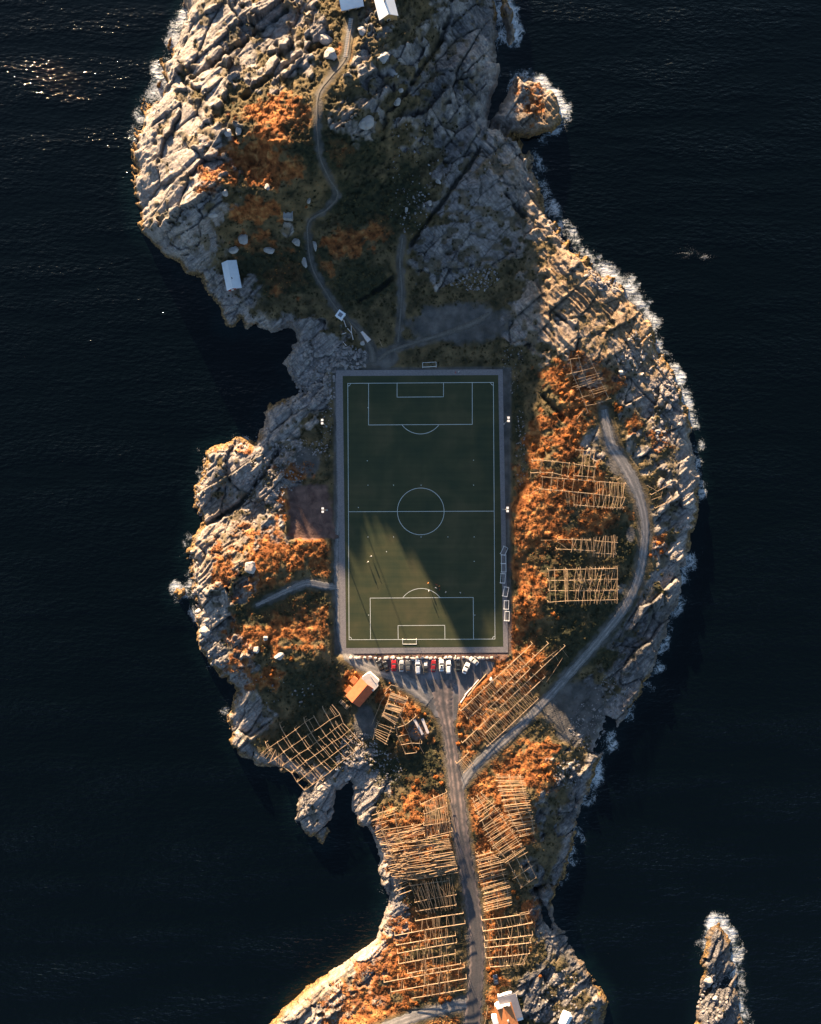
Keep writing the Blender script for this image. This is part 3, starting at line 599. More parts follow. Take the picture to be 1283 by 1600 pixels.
def turf_material():
    mt, nt, b = new_mat('artificial_turf')
    tc = N(nt, 'ShaderNodeTexCoord').outputs['Object']
    n1 = noise(nt, tc, 0.09, 5, 0.4)
    mp = N(nt, 'ShaderNodeMapping'); mp.inputs['Scale'].default_value = (0.04, 1, 1); nt.links.new(tc, mp.inputs['Vector'])
    n2 = noise(nt, mp.outputs[0], 0.7, 4)
    mp2 = N(nt, 'ShaderNodeMapping'); mp2.inputs['Scale'].default_value = (1, 0.05, 1); nt.links.new(tc, mp2.inputs['Vector'])
    n4 = noise(nt, mp2.outputs[0], 0.6, 4)
    n3 = noise(nt, tc, 4.0, 4)
    c = ramp(nt, n1, [(0.3, (0.030, 0.044, 0.027)), (0.5, (0.052, 0.058, 0.031)), (0.7, (0.082, 0.074, 0.040))])
    c = mixc(nt, 0.2, c, ramp(nt, n2, [(0.35, (0.028, 0.042, 0.028)), (0.65, (0.085, 0.080, 0.044))]))
    c = mixc(nt, 0.07, c, ramp(nt, n4, [(0.35, (0.028, 0.042, 0.028)), (0.65, (0.085, 0.080, 0.044))]))
    nt.links.new(c, b.inputs['Base Color']); b.inputs['Roughness'].default_value = 0.95; b.inputs['Specular IOR Level'].default_value = 0.1
    bp = N(nt, 'ShaderNodeBump'); bp.inputs['Strength'].default_value = 0.5; bp.inputs['Distance'].default_value = 0.03
    nt.links.new(n3, bp.inputs['Height']); nt.links.new(bp.outputs[0], b.inputs['Normal'])
    return mt
M['turf'] = turf_material()
mb = MB(); mb.poly(list(reversed(pt(2.998, TQ)))); tf = mb.build('artificial_turf', M['turf']); tag(tf, kind='structure')
M['line'] = mat('line_paint', (0.62, 0.65, 0.62), 0.8, 0.12)
mk = MB(); ZL = 3.006
def ln(a, b, w_=0.16):
    a = Vector(P(a[0], a[1], ZL)); b = Vector(P(b[0], b[1], ZL)); d = (b-a).normalized(); n = Vector((-d.y, d.x, 0))*w_/2
    a = a-d*w_/2; b = b+d*w_/2
    mk.poly([a-n, b-n, b+n, a+n])
def arc(cx, cy, r_, a0, a1, n=48, w_=0.16):
    c = Vector(P(cx, cy, ZL)); k = MPP*(H-ZL)/H; r = r_*k
    for i in range(n):
        t0 = a0+(a1-a0)*i/n; t1 = a0+(a1-a0)*(i+1)/n
        mk.poly([c+Vector((math.cos(t), math.sin(t), 0))*q_ for t, q_ in ((t0, r-w_/2), (t0, r+w_/2), (t1, r+w_/2), (t1, r-w_/2))])
TLc, TRc, BRc, BLc = (543.5, 599), (771, 597.5), (773.5, 998.5), (545.5, 999.5)
ln(TLc, TRc); ln(BLc, BRc); ZL = 3.008; ln(TLc, BLc); ln(TRc, BRc); ln((544.6, 799.6), (772.3, 798.6))
ZL = 3.010; ln((576, 664), (738, 663)); ln((620.5, 620.5), (693, 620)); ln((578.5, 934.5), (739.5, 933.5)); ln((622, 977.5), (695, 977))
ZL = 3.012; ln((576, 599), (576, 664)); ln((738, 598), (738, 663)); ln((620.5, 599), (620.5, 620.5)); ln((693, 598), (693, 620))
ln((578.5, 934.5), (579, 999.3)); ln((739.5, 933.5), (740, 998.7)); ln((622, 977.5), (622.3, 999)); ln((695, 977), (695.3, 998.8))
ZL = 3.014; arc(657.5, 799, 36.5, 0, 2*math.pi, 96); arc(657, 641.5, 36.5, math.radians(218), math.radians(322)); arc(658.5, 956.0, 36.5, math.radians(37), math.radians(143))
for cx_, cy_, a0 in ((543.5, 599, -90), (771, 597.5, 180), (773.5, 998.5, 90), (545.5, 999.5, 0)): arc(cx_, cy_, 4.2, math.radians(a0), math.radians(a0+90), 10)
for cx_, cy_ in ((575, 637), (574, 720), (740, 719), (575, 758), (615, 758), (658, 758), (740, 758), (575, 839), (615, 839), (658, 839), (700, 839), (741, 839), (741, 877), (560, 793), (604, 862), (576, 961), (742, 961)): arc(cx_, cy_, 0.35, 0, 2*math.pi, 8, 0.17)
mko = mk.build('pitch_markings', M['line']); tag(mko, kind='structure')

# ------------------------------------------------------------------ stones
def ico(sub=0):
    t = (1+5**0.5)/2
    v = [(-1, t, 0), (1, t, 0), (-1, -t, 0), (1, -t, 0), (0, -1, t), (0, 1, t), (0, -1, -t), (0, 1, -t), (t, 0, -1), (t, 0, 1), (-t, 0, -1), (-t, 0, 1)]
    f = [(0, 11, 5), (0, 5, 1), (0, 1, 7), (0, 7, 10), (0, 10, 11), (1, 5, 9), (5, 11, 4), (11, 10, 2), (10, 7, 6), (7, 1, 8), (3, 9, 4), (3, 4, 2), (3, 2, 6), (3, 6, 8), (3, 8, 9), (4, 9, 5), (2, 4, 11), (6, 2, 10), (8, 6, 7), (9, 8, 1)]
    v = [np.array(p, float)/np.linalg.norm(p) for p in v]
    for _ in range(sub):
        cache = {}; nf = []
        def midp(a, b):
            k_ = (min(a, b), max(a, b))
            if k_ not in cache:
                p = v[a]+v[b]; v.append(p/np.linalg.norm(p)); cache[k_] = len(v)-1
            return cache[k_]
        for a, b, c in f:
            x, y, z = midp(a, b), midp(b, c), midp(c, a); nf += [(a, x, z), (b, y, x), (c, z, y), (x, y, z)]
        f = nf
    return np.array(v), np.array(f)
IV, IF = ico(2); IV0, IF0 = ico(0)
def boulder_mesh(seed):
    r = np.random.default_rng(seed); v = IV.copy()
    for _ in range(9):
        n = r.normal(size=3); n /= np.linalg.norm(n); d = r.uniform(0.55, 0.85)
        k_ = v@n-d; v = v-np.outer(np.clip(k_, 0, None), n)
    v = v*(1+0.04*r.normal(size=(len(v), 1)))
    me = bpy.data.meshes.new('boulder'); me.from_pydata([tuple(p) for p in v], [], [tuple(int(i) for i in q_) for q_ in IF]); me.materials.append(M['stone']); me.update(); return me
BM = [boulder_mesh(100+i) for i in range(8)]
def boulder(px, py, sx, sy, sz, rz, label, group=None, name='boulder', k_=None):
    p = PG(px, py, sz*0.5); o = bpy.data.objects.new(name, BM[k_ if k_ is not None else random.randrange(8)]); COL.objects.link(o)
    g = float(ground(p.x, p.y)); o.location = (p.x, p.y, g+sz*0.35); o.scale = (sx, sy, sz); o.rotation_euler = (random.uniform(-.1, .1), random.uniform(-.1, .1), rz)
    tag(o, label, 'boulder', group); return o
BL = [(508,60,3.6,1.9,2.2,-0.6,'long pale sunlit boulder beside the footpath on the northern hill'),
 (517,84,2.9,2.5,2.4,0.2,'largest white sunlit boulder right of the long one on the northern hill'),
 (572,190,3.6,2.6,1.8,0.3,'broad pale grey boulder below the hilltop slabs east of the footpath'),
 (598,90,2.6,2.0,1.2,0.5,'grey slab boulder below the hilltop houses'),
 (612,112,3.2,1.6,1.2,-0.6,'wedge shaped grey slab boulder right of the hilltop footpath'),
 (566,48,2.6,1.5,1.3,-0.9,'angular lilac boulder right of the stairs on the northern hill'),
 (492,383,0.8,2.4,0.7,0.15,'long white stone lying beside the footpath bend'),
 (476,410,1.3,2.2,0.9,0.1,'smooth grey oval boulder left of the footpath below the white stone'),
 (463,378,1.5,1.9,0.9,0.7,'smooth dark grey boulder in the hollow north of the boathouse'),
 (422,391,2.6,1.3,1.0,-0.2,'diamond shaped grey boulder in the dark hollow'),
 (381,372,2.3,2.3,1.5,0.2,'round cracked grey boulder just above the boathouse roof'),
 (364,390,2.2,1.6,1.2,0.2,'low grey boulder touching the north end of the boathouse'),
 (482,313,1.0,1.2,0.8,0,'small square grey boulder west of the footpath bend'),
 (418,292,1.4,1.4,1.0,0,'pale pink boulder at the foot of the orange slope'),
 (334,335,2.3,1.2,1.0,0.1,'low pale boulder on the western meadow of the northern hill'),
 (310,315,2.3,0.9,0.8,0.35,'narrow grey slab boulder on the western shoulder'),
 (352,300,1.3,1.6,1.1,0,'pale boulder in a cleft above the western meadow'),
 (357,207,1.6,1.5,1.0,0.3,'pale angular boulder amid the bright western slabs'),
 (373,205,1.4,1.6,1.0,0,'smaller pale boulder beside the angular one on the bright slabs'),
 (626,141,1.1,0.9,0.8,0,'small rounded boulder at the crevice east of the hill'),
 (620,158,1.8,1.6,1.0,0,'pale boulder below the rounded one at the crevice'),
 (685,283,1.1,1.3,0.9,0.4,'white rounded boulder at the edge of the grey rock dome'),
 (671,317,1.2,1.2,1.0,0,'white boulder left of the grey rock dome'),
 (635,328,0.8,1.1,0.8,0,'small bright white stone amid the dark hollows'),
 (390,886,2.4,3.0,1.6,0.1,'bright white boulder on the western headland'),
 (400,1015,1.3,1.6,1.1,0,'white boulder on the orange heath of the southwestern headland'),
 (415,998,1.2,1.0,0.9,0,'smaller white boulder above the one on the southwestern heath'),
 (320,985,2.6,2.2,1.6,0.4,'rounded pale shore boulder on the western tip'),
 (312,955,2.0,1.6,1.2,0.1,'pale shore boulder north of the western tip'),
 (436,1026,2.2,1.4,1.0,0.5,'long pink boulder on the shore slope of the southwestern headland'),
 (970,582,1.0,1.0,0.8,0,'pink white boulder alone on the eastern sunlit slope'),
 (543,1229,0.1,0.1,0.1,0,None),
 (541,1218,1.3,1.0,0.7,0.4,'pale boulder beside the head of the narrow inlet'),
 (547,1214,1.0,1.5,0.7,-0.6,'long pale boulder at the foot of the rubble by the inlet'),
 (528,1202,1.1,0.6,0.5,0.1,'flat pale stone at the lower edge of the large western rack'),
 (891,1194,0.8,1.0,0.8,0,'small bright white stone on the southeastern shore rubble'),
 (768,1062,0.8,1.3,0.7,0.3,'cream coloured stone right of the parking area'),
 (549,1028,1.0,0.9,0.8,0,'white stone at the southwestern corner of the pitch surround'),
 (567,536,1.1,0.9,0.7,0.2,'pink grey block at the end of the footbridge north of the pitch'),
 (1108,1533,1.8,1.5,.8,0.3,'largest pale boulder on the lonely skerry'),
 (1118,1560,1.3,1.1,.7,0.2,'brown boulder in the middle of the lonely skerry')]
for a, b, sx, sy, sz, rz, lab in BL:
    if lab: boulder(a, b, sx, sy, sz, rz, lab)
SR = [548.5,556,561,570.5,578.5,587,594,603.5,614,622.5,628.5,636.5,644.5,652,660.5,667,673,680.5,688.5,697,704,711.5,716,724,730.5,734.5,742.5,749,755,762,768]
for i, x in enumerate(SR):
    sc_ = random.uniform(0.62, 0.95)*(1.25 if i in (7, 8, 13, 22) else 1)
    boulder(x, 1028.5+random.uniform(-1.2, 1.2), sc_*1.15, sc_*0.85, sc_*0.8, random.uniform(-.5, .5), 'rough pale stone in the row between the pitch surround and the parked cars', 'stone row behind the parked cars', 'boundary_stone')
def rubble(name, label_kind, areas, seed, col=M['rubble']):
    r = np.random.default_rng(seed); VV = []; FF = []; nvt = 0
    for (cx, cy, rx, ry, n, s0, s1) in areas:
        for _ in range(int(n*.7)):
            t = r.uniform(0, 2*math.pi); q_ = math.sqrt(r.uniform()); px, py = cx+rx*q_*math.cos(t), cy+ry*q_*math.sin(t)
            if float(coast(np.array([px]), np.array([py]))[0]) < -2 or 524 < px < 797 and 576 < py < 1023: continue
            if float(grid_sample(RD, np.array([px]), np.array([py]))[0]) < 1: continue
            x, y, _z = P(px, py, 3.5); z = float(ground(x, y)); s_ = (s0+(s1-s0)*r.uniform()**2.6)*.8
            v = IV0*(1+0.28*r.normal(size=(12, 1)))*np.array([s_*r.uniform(.7, 1.4), s_*r.uniform(.7, 1.3), s_*r.uniform(.45, .8)])
            a = r.uniform(0, math.pi); c_, d_ = math.cos(a), math.sin(a); v = np.stack([v[:, 0]*c_-v[:, 1]*d_, v[:, 0]*d_+v[:, 1]*c_, v[:, 2]], 1)
            VV.append(v+np.array([x, y, z+s_*0.15])); FF.append(IF0+nvt); nvt += 12
    o = np_mesh(name, np.vstack(VV), np.vstack(FF), col, False); tag(o, kind='stuff'); return o
rubble('shore_rubble', None, [(520,560,60,22,620,.25,1.0),(495,600,40,30,420,.25,.95),(470,620,40,18,120,.3,1.0),(480,570,30,40,260,.25,.9),(470,700,45,14,160,.2,.7),(425,740,50,36,420,.2,.75),(415,790,36,30,220,.2,.6),(560,1170,30,26,420,.2,.6),(545,1190,22,16,200,.25,.8),(590,1200,40,30,300,.2,.7),(890,1210,26,24,260,.2,.7),(920,1140,30,40,220,.2,.6),(960,1090,30,40,160,.2,.6),(1120,1570,26,46,260,.25,.9),(740,440,40,18,260,.2,.7),(560,620,1,1,1,.3,.5),(510,660,10,60,120,.15,.4),(300,920,14,60,160,.3,1.0),(310,760,14,60,120,.3,.9),(330,1010,20,30,120,.3,.9),(880,350,26,26,160,.3,1.1),(950,440,40,20,220,.3,1.2),(1040,640,26,60,260,.3,1.2),(1000,560,40,40,200,.3,1.0),(870,1560,40,50,260,.2,.7),(620,1420,24,50,200,.2,.7),(590,1360,14,60,120,.2,.7),(440,1080,60,30,60,.2,.6),(800,560,16,60,160,.15,.5),(812,700,8,60,120,.2,.5),(645,270,40,60,120,.2,.6),(640,340,30,40,100,.2,.6),(770,250,30,60,30,.3,.8)], 5)
# ------------------------------------------------------------------ heath and grass tufts
def tufts(name, maskfn, n, seed, m_, s0, s1):
    r = np.random.default_rng(seed)
    iy = r.integers(0, Z.shape[0], n*14); ix = r.integers(0, Z.shape[1], n*14)
    keep_ = (r.uniform(size=len(iy)) < maskfn(iy, ix)) & (Z[iy, ix] > 0.6) & (PY[iy, ix] > -60)
    iy = iy[keep_][:n]; ix = ix[keep_][:n]; n = len(iy)
    x = wx[ix]+r.uniform(-.3, .3, n); y = wy[iy]+r.uniform(-.3, .3, n); z = Z[iy, ix]
    s_ = s0+(s1-s0)*r.uniform(size=n)**2
    K = 9; VV = np.zeros((n, K, 3, 3))
    for k_ in range(K):
        dirv = r.normal(size=(n, 3)); dirv[:, 2] = np.abs(dirv[:, 2])*0.9+0.1; dirv /= np.linalg.norm(dirv, axis=1)[:, None]
        c_ = dirv*s_[:, None]*0.75; c_[:, 2] *= 0.75
        e1 = r.normal(size=(n, 3)); e1 -= (e1*dirv).sum(1)[:, None]*dirv*0.8; e1 /= np.linalg.norm(e1, axis=1)[:, None]
        e2 = np.cross(dirv, e1)
        w_ = s_[:, None]*0.55
        VV[:, k_, 0] = c_+e1*w_; VV[:, k_, 1] = c_-e1*w_*0.5+e2*w_*0.8; VV[:, k_, 2] = c_-e1*w_*0.5-e2*w_*0.8
    VV += np.stack([x, y, z], 1)[:, None, None, :]
    V_ = VV.reshape(-1, 3); F_ = np.arange(len(V_)).reshape(-1, 3)
    o = np_mesh(name, V_, F_, m_, False); tag(o, kind='stuff'); return o
def leafmat(name, stops, sc=0.35):
    mt, nt, b = new_mat(name); tc = N(nt, 'ShaderNodeTexCoord').outputs['Object']
    nt.links.new(ramp(nt, noise(nt, tc, sc, 6), stops), b.inputs['Base Color']); b.inputs['Roughness'].default_value = 0.85; b.inputs['Specular IOR Level'].default_value = 0.1; return mt
M['heath'] = leafmat('autumn_heath', [(0.3, (0.05, 0.028, 0.014)), (0.45, (0.15, 0.06, 0.024)), (0.58, (0.29, 0.13, 0.045)), (0.75, (0.42, 0.27, 0.11))])
M['moss'] = leafmat('dark_ground_cover', [(0.3, (0.018, 0.022, 0.012)), (0.5, (0.05, 0.045, 0.022)), (0.7, (0.11, 0.085, 0.04))])
HM = heath*(1-fl); VM = (1-rock)*(1-heath)*(1-fl)*sst(6, 12, D)*(1-smooth)
tufts('heath', lambda a, b: HM[a, b], 34000, 3, M['heath'], 0.12, 0.42)
tufts('low_vegetation', lambda a, b: VM[a, b]*0.8, 16000, 4, M['moss'], 0.18, 0.7)
# countable bushes
def bush_mesh(seed, m_):
    r = np.random.default_rng(seed); K = 260
    d = r.normal(size=(K, 3)); d[:, 2] = np.abs(d[:, 2]); d /= np.linalg.norm(d, axis=1)[:, None]
    lob = 0.72+0.28*np.sin(d[:, 0]*4+seed)*np.cos(d[:, 1]*5+seed*2)
    c_ = d*(lob*r.uniform(0.6, 1.0, K))[:, None]; c_[:, 2] *= 0.75
    e1 = np.cross(d, r.normal(size=(K, 3))); e1 /= np.linalg.norm(e1, axis=1)[:, None]; e2 = np.cross(d, e1); w_ = r.uniform(0.10, 0.2, K)[:, None]
    V_ = np.stack([c_+e1*w_, c_+e2*w_, c_-e1*w_, c_-e2*w_], 1).reshape(-1, 3)
    me = bpy.data.meshes.new('crown'); me.from_pydata([tuple(p) for p in V_], [], [tuple(range(4*i, 4*i+4)) for i in range(K)]); me.materials.append(m_); me.update(); return me
M['bush'] = leafmat('autumn_leaves', [(0.35, (0.13, 0.045, 0.015)), (0.5, (0.32, 0.11, 0.03)), (0.65, (0.46, 0.20, 0.06))], 0.6)
BUM = [bush_mesh(40+i, M['bush']) for i in range(4)]
BU = [(830,685,2.0),(836,697,2.2),(846,706,1.9),(858,702,1.6),(878,585,1.7),(886,593,1.3),(876,600,1.5),(879,615,1.8),(868,648,1.9),(880,655,1.6),(893,668,2.1),(885,682,1.9),(898,690,1.6),(905,678,1.5),(872,672,1.5),(968,640,2.4),(962,632,1.7),(832,905,1.9),(816,930,2.1),(824,945,1.9),(843,935,1.7),(836,962,1.7),(865,960,1.6),(812,958,1.8),(808,985,1.8),(872,966,1.5),(1030,850,1.8),(1034,862,1.6),(1017,868,1.2),(610,1068,0.9),(655,1112,1.5),(664,1117,1.4),(645,1107,1.3),(650,1172,2.0),(640,1168,1.4),(718,1135,1.9),(720,1150,1.8),(716,1163,1.6),(851,1200,2.2),(858,1212,1.9),(843,1216,1.7),(652,1222,1.8),(646,1232,1.5),(682,1216,2.0),(690,1225,1.6),(770,1522,2.2),(779,1518,1.6),(764,1516,1.6),(777,1543,1.7),(844,1527,1.4),(803,1395,1.5),(809,1404,1.3),(690,1565,2.0),(702,1562,1.9),(650,1570,1.7),(637,1576,1.6),(548,1060,1.7),(556,1054,1.6),(540,1072,1.3),(424,1055,1.6),(412,1060,1.5),(478,322,1.2),(455,1030,1.4),(426,1048,1.2)]
bush0 = None
for i, (a, b, r_) in enumerate(BU):
    p = PG(a, b, r_*0.4); g = float(ground(p.x, p.y))
    if bush0 is None:
        bush0 = empty('autumn_bush', (p.x, p.y, g), 'rounded rust orange bush growing on the island heath', 'bush', 'orange bushes on the heath')
        c = bpy.data.objects.new('crown', BUM[0]); COL.objects.link(c); c.parent = bush0
        MB().tube((0, 0, -0.2), (0.05, 0.03, 0.5), 0.07, 0.03).build('stem', M['wood_dark'], bush0)
        t = bush0
    else:
        t = copy_tree(bush0); t.location = (p.x, p.y, g); t.children[0].data = BUM[i % 4] if t.children[0].name.startswith('crown') else t.children[0].data
    r_ *= 0.85
    t.scale = (r_*random.uniform(.85, 1.1), r_*random.uniform(.85, 1.1), r_*0.8); t.rotation_euler = (0, 0, random.uniform(0, 6))

# ------------------------------------------------------------------ goals
def goal(px, py, ang, w_, dp, ht, label, group=None):
    """ang: direction the mouth faces (radians, world)"""
    p = P(px, py, 3.0+ht); z0 = 3.0
    t = empty('football_goal', (p[0], p[1], z0), label, 'goal', group, ang)
    r = 0.085; f = MB()
    for s_ in (-1, 1): f.tube((dp/2, s_*w_/2, 0), (dp/2, s_*w_/2, ht), r)
    f.tube((dp/2, -w_/2-r, ht), (dp/2, w_/2+r, ht), r)
    f.build('goal_frame', M['white'], t)
    g = MB()
    for s_ in (-1, 1):
        g.tube((dp/2, s_*w_/2, ht), (-dp/2+0.3, s_*w_/2, ht-0.05), r*0.75); g.tube((-dp/2+0.3, s_*w_/2, ht-0.05), (-dp/2, s_*w_/2, 0.06), r*0.75); g.tube((-dp/2, s_*w_/2, 0.06), (dp/2, s_*w_/2, 0.06), r*0.75)
    g.tube((-dp/2, -w_/2, 0.07), (-dp/2, w_/2, 0.07), r*0.75); g.tube((-dp/2+0.3, -w_/2, ht-0.05), (-dp/2+0.3, w_/2, ht-0.05), r*0.75)
    g.build('back_frame', M['white'], t)
    n = MB(); k_ = int(w_/0.5)
    for i in range(1, k_):
        y = -w_/2+w_*i/k_
        n.tube((dp/2, y, ht), (-dp/2+0.3, y, ht-0.06), 0.012, k=4); n.tube((-dp/2+0.3, y, ht-0.06), (-dp/2, y, 0.08), 0.012, k=4)
    for i in range(1, 5):
        x = dp/2-(dp-0.3)*i/5; n.tube((x, -w_/2, ht-0.02), (x, w_/2, ht-0.02), 0.012, k=4)
        zz = ht*i/5; n.tube((-dp/2+0.3*zz/ht, -w_/2, zz), (-dp/2+0.3*zz/ht, w_/2, zz), 0.012, k=4)
    n.build('net', M['net'], t)
    return t
goal(640, 1003.5, math.pi/2, 5.3, 2.1, 2.1, 'white goal with net standing behind the southern goal line')
goal(671, 569, -math.pi/2+math.radians(3), 5.2, 2.0, 2.1, 'white goal left off the pitch beyond its northern end')
for i, (a, b, dg, w_) in enumerate([(788.5,861,155,3.2),(787.6,874,180,3.3),(787.8,887.5,180,3.2),(786.5,904,176,3.6),(791,925,170,3.6),(792,945.5,178,3.3),(793,963,178,3.6)]):
    goal(a, b, math.radians(dg), w_, 2.0, 1.9, ['northernmost small goal, tilted, of the row stored along the eastern touchline', 'second small goal from the north in the row along the eastern touchline', 'third small goal from the north in the row along the eastern touchline', 'fourth small goal of the eastern row, pushed closest to the turf', 'fifth small goal of the eastern row, slightly turned', 'small goal second from the southern end of the eastern row', 'southernmost small goal of the row stored along the eastern touchline'][i], 'small goals stored beside the pitch')

# ------------------------------------------------------------------ floodlight masts
def mast(px, py, label):
    ht = 17.0; zb = 3.3; x, y, _ = P(px, py, zb+ht)
    g = float(ground(x, y)); t = empty('floodlight_mast', (x, y, g), label, 'floodlight', 'floodlight masts beside the pitch')
    MB().tube((0, 0, -0.3), (0, 0, ht), 0.17, 0.10, 8).build('pole', M['metal'], t)
    MB().tube((0, -0.95, ht), (0, 0.95, ht), 0.06).build('crossarm', M['metal'], t)
    s_ = 1 if px < 640 else -1
    for yy in (-0.6, 0.6):
        l = MB().box((s_*0.15, yy, ht+0.15), 0.85, 0.75, 0.28).build('floodlight_lamp', M['white'], t)
        MB().box((s_*0.15, yy, ht+0.02-0.04), 0.62, 0.55, 0.08).build('lamp_glass', M['lamp'], l)
    MB().box((0, 0, 0.15), 0.7, 0.7, 0.5).build('base', M['stone'], t)
mast(503, 659, 'tall floodlight mast west of the northern half of the pitch')
mast(504, 797, 'tall floodlight mast west of the halfway line by the gravel court')
mast(795.5, 655, 'tall floodlight mast east of the northern half of the pitch')
mast(794, 796, 'tall floodlight mast east of the halfway line')

# ------------------------------------------------------------------ drying racks
RH = 2.4
def seg(a, b): return (a[0], a[1], b[0], b[1])
def lerp(a, b, t): return (a[0]+(b[0]-a[0])*t, a[1]+(b[1]-a[1])*t)
def pl(L, t):
    L = [np.array(p, float) for p in L]; ds = [np.linalg.norm(b-a) for a, b in zip(L[:-1], L[1:])]; T = sum(ds)*min(max(t, 0), 1)
    for a, b, d in zip(L[:-1], L[1:], ds):
        if T <= d or d is ds[-1]: q_ = a+(b-a)*min(T/d, 1); return (q_[0], q_[1])
        T -= d
    return tuple(L[-1])
def bay(b1, b2, n, t0=0, t1=1, slant=0.02, over=0.06, clump=0.0):
    out = []
    for i in range(n):
        t = t0+(t1-t0)*((i+random.uniform(0.1, 0.9))/n)
        a = pl(b1, t+random.gauss(0, slant)); b = pl(b2, t+random.gauss(0, slant))
        o1 = -over*random.uniform(0, 1.5); o2 = 1+over*random.uniform(0, 1.5)
        out.append(seg(lerp(a, b, o1), lerp(a, b, o2)))
    return out
def rack(label, beams, poles, br=0.12, pr=0.072, h=RH, ppost=18, kids=100, zabs=None):
    PG = (lambda a_, b_, h_=0.0: Vector(P(a_, b_, zabs+(h_-h if h_ else 0)))) if zabs else globals()['PG']
    allp = [p for b in beams for p in b]
    cx, cy = sum(p[0] for p in allp)/len(allp), sum(p[1] for p in allp)/len(allp)
    o3 = PG(cx, cy); root = empty('drying_rack', tuple(o3), label, 'drying rack', 'wooden fish drying racks')
    og = Vector(root.location); posts = []
    for b in beams:
        for a, c in zip(b[:-1], b[1:]):
            A_ = PG(a[0], a[1], h); C_ = PG(c[0], c[1], h)
            MB().tube(A_-og, C_-og, br*random.uniform(.85, 1.1), br*random.uniform(.7, .95)).build('beam', M['wood_dark'], root)
            L = math.hypot(a[0]-c[0], a[1]-c[1]); n = max(1, int(L/ppost)); d = (C_-A_); d.z = 0; nn = Vector((-d.y, d.x, 0)).normalized()*0.55
            for i in range(n+1):
                p = A_+(C_-A_)*(i/n); g = float(ground(p.x, p.y)); posts.append((p, g, nn))
    for p, g, nn in posts[:50]:
        for s_ in (1, -1):
            MB().tube(Vector((p.x, p.y, g-0.3))+nn*s_*1.2-og, p+Vector((0, 0, 0.1))-nn*s_*0.1-og, 0.075, 0.06, 5).build('post', M['wood_dark'], root)
    ps = []
    for q_ in poles:
        A_ = PG(q_[0], q_[1], h+br+pr); C_ = PG(q_[2], q_[3], h+br+pr); j = Vector((0, 0, random.uniform(-.02, .10)))
        ps.append((A_+j-og, C_+j-og, pr*random.uniform(.75, 1.25)))
    ps.sort(key=lambda q_: -(q_[0]-q_[1]).length)
    for A_, C_, r in ps[:kids]: MB().tube(A_, C_, r, r*0.75, 5).build('pole', M['wood'], root)
    if len(ps) > kids:
        m_ = MB()
        for A_, C_, r in ps[kids:]: m_.tube(A_, C_, r, r*0.75, 5)
        tag(m_.build('smaller_poles', M['wood'], root), kind='stuff')
    return root
rack('broken rack with long open beams at the northern end of the gravel track', [[(891,561),(894,582),(905,607),(912,625),(919,645)],[(903,554),(906,565),(911,583),(921,604),(929,620)],[(922,561),(928,574),(937,592),(951,622)]],
 [(885,585,911,579),(911,579,929,574),(891,561,907,559),(896,594,937,583),(895,600,936,587),(894,605,941,590),(900,606,943,592),(905,605,938,594),(919,604,941,597),(920,611,946,603),(921,613,948,606),(927,616,950,609),(928,621,949,611),(908,621,925,616),(898,624,910,621),(929,632,955,622),(930,631,950,626),(915,634,932,631),(902,654,912,640)])
rack('small rack with a few cross poles and long gaps, left of the upper eastern racks', [[(832,719),(846,719),(865,721),(891,724)],[(830,739),(846,738),(864,739),(889,745)]],
 [(847,717,842,742),(848,719,844,741),(880,721,877,741),(890,722,886,747),(833,719,832,724),(830,739,829,746),(864,737,863,744)])
rack('short rack of upright poles beside the bend of the gravel track', [[(901,703),(931,705)],[(898,725),(915,728),(932,730)],[(897,743),(929,746)]],
 [(912,702,909,750),(910,703,910,749),(918,703,914,725),(924,702,920,724),(930,701,927,725),(928,703,927,724),(922,723,917,751),(920,724,918,749),(931,723,928,749),(930,724,927,748),(909,724,903,745),(898,723,897,747),(906,703,908,712),(914,712,913,724)])
rack('long thin rack running west from the gravel track across the orange heath', [[(847,745),(880,748),(930,752),(979,756)],[(844,764),(880,767),(930,772),(977,778)],[(898,789),(935,792),(975,794)]],
 [(848,743,847,766),(862,741,860,770),(864,742,859,769),(872,748,870,768),(882,748,880,765),(898,746,894,767),(824,775,841,764)]+bay([(930,752),(979,756)],[(930,772),(977,778)],17,0,1,.02)+bay([(884,768),(977,778)],[(884,790),(975,796)],24,0,1,.03)+[(954,746,971,748),(954,748,972,749),(963,750,970,746)])
rack('narrow ragged rack north of the squared rack, its poles crowded at the eastern end', [[(872,843),(895,843),(923,844)],[(870,858),(900,859),(930,861)],[(930,845),(965,848)],[(930,864),(964,866)]],
 bay([(888,841),(925,842)],[(888,862),(925,862)],9,0,1,.09)+bay([(928,840),(966,838)],[(926,868),(963,871)],19,0,1,.05)+[(872,847,887,858),(845,844,862,844)])
rack('squared rack of four long beams with crowded cross poles, west of the track', [[(857,891),(885,890),(925,889),(965,888)],[(857,907),(885,907),(925,906),(966,905)],[(858,923),(885,923),(925,923),(966,922)],[(857,941),(885,939),(925,938),(966,937)]],
 [(857,890,860,942),(965,884,965,943),(866,886,869,944),(866.5,888,867.5,924),(881,888,884,943),(883,889,885,925),(885,888,887,940),(887,889,888,943),(884,905,884,943),(852,936,860,941),(935,901,955,894)]+bay([(896,887),(964,885)],[(897,908),(963,908)],17,0,1,.035,.05)+bay([(896,905),(964,904)],[(897,925),(963,924)],22,0,1,.06,.05)+bay([(896,921),(964,921)],[(897,943),(963,942)],19,0,1,.05,.08))
fr = rack('scattered remains of a fallen rack near the eastern shore', [[(1018,773),(1046,757)],[(1024,794),(1052,780)]], [(1011,758,1028,768),(1034,751,1029,766),(1018,781,1034,775),(1037,758,1033,776),(1036,750,1044,762)], h=1.2)
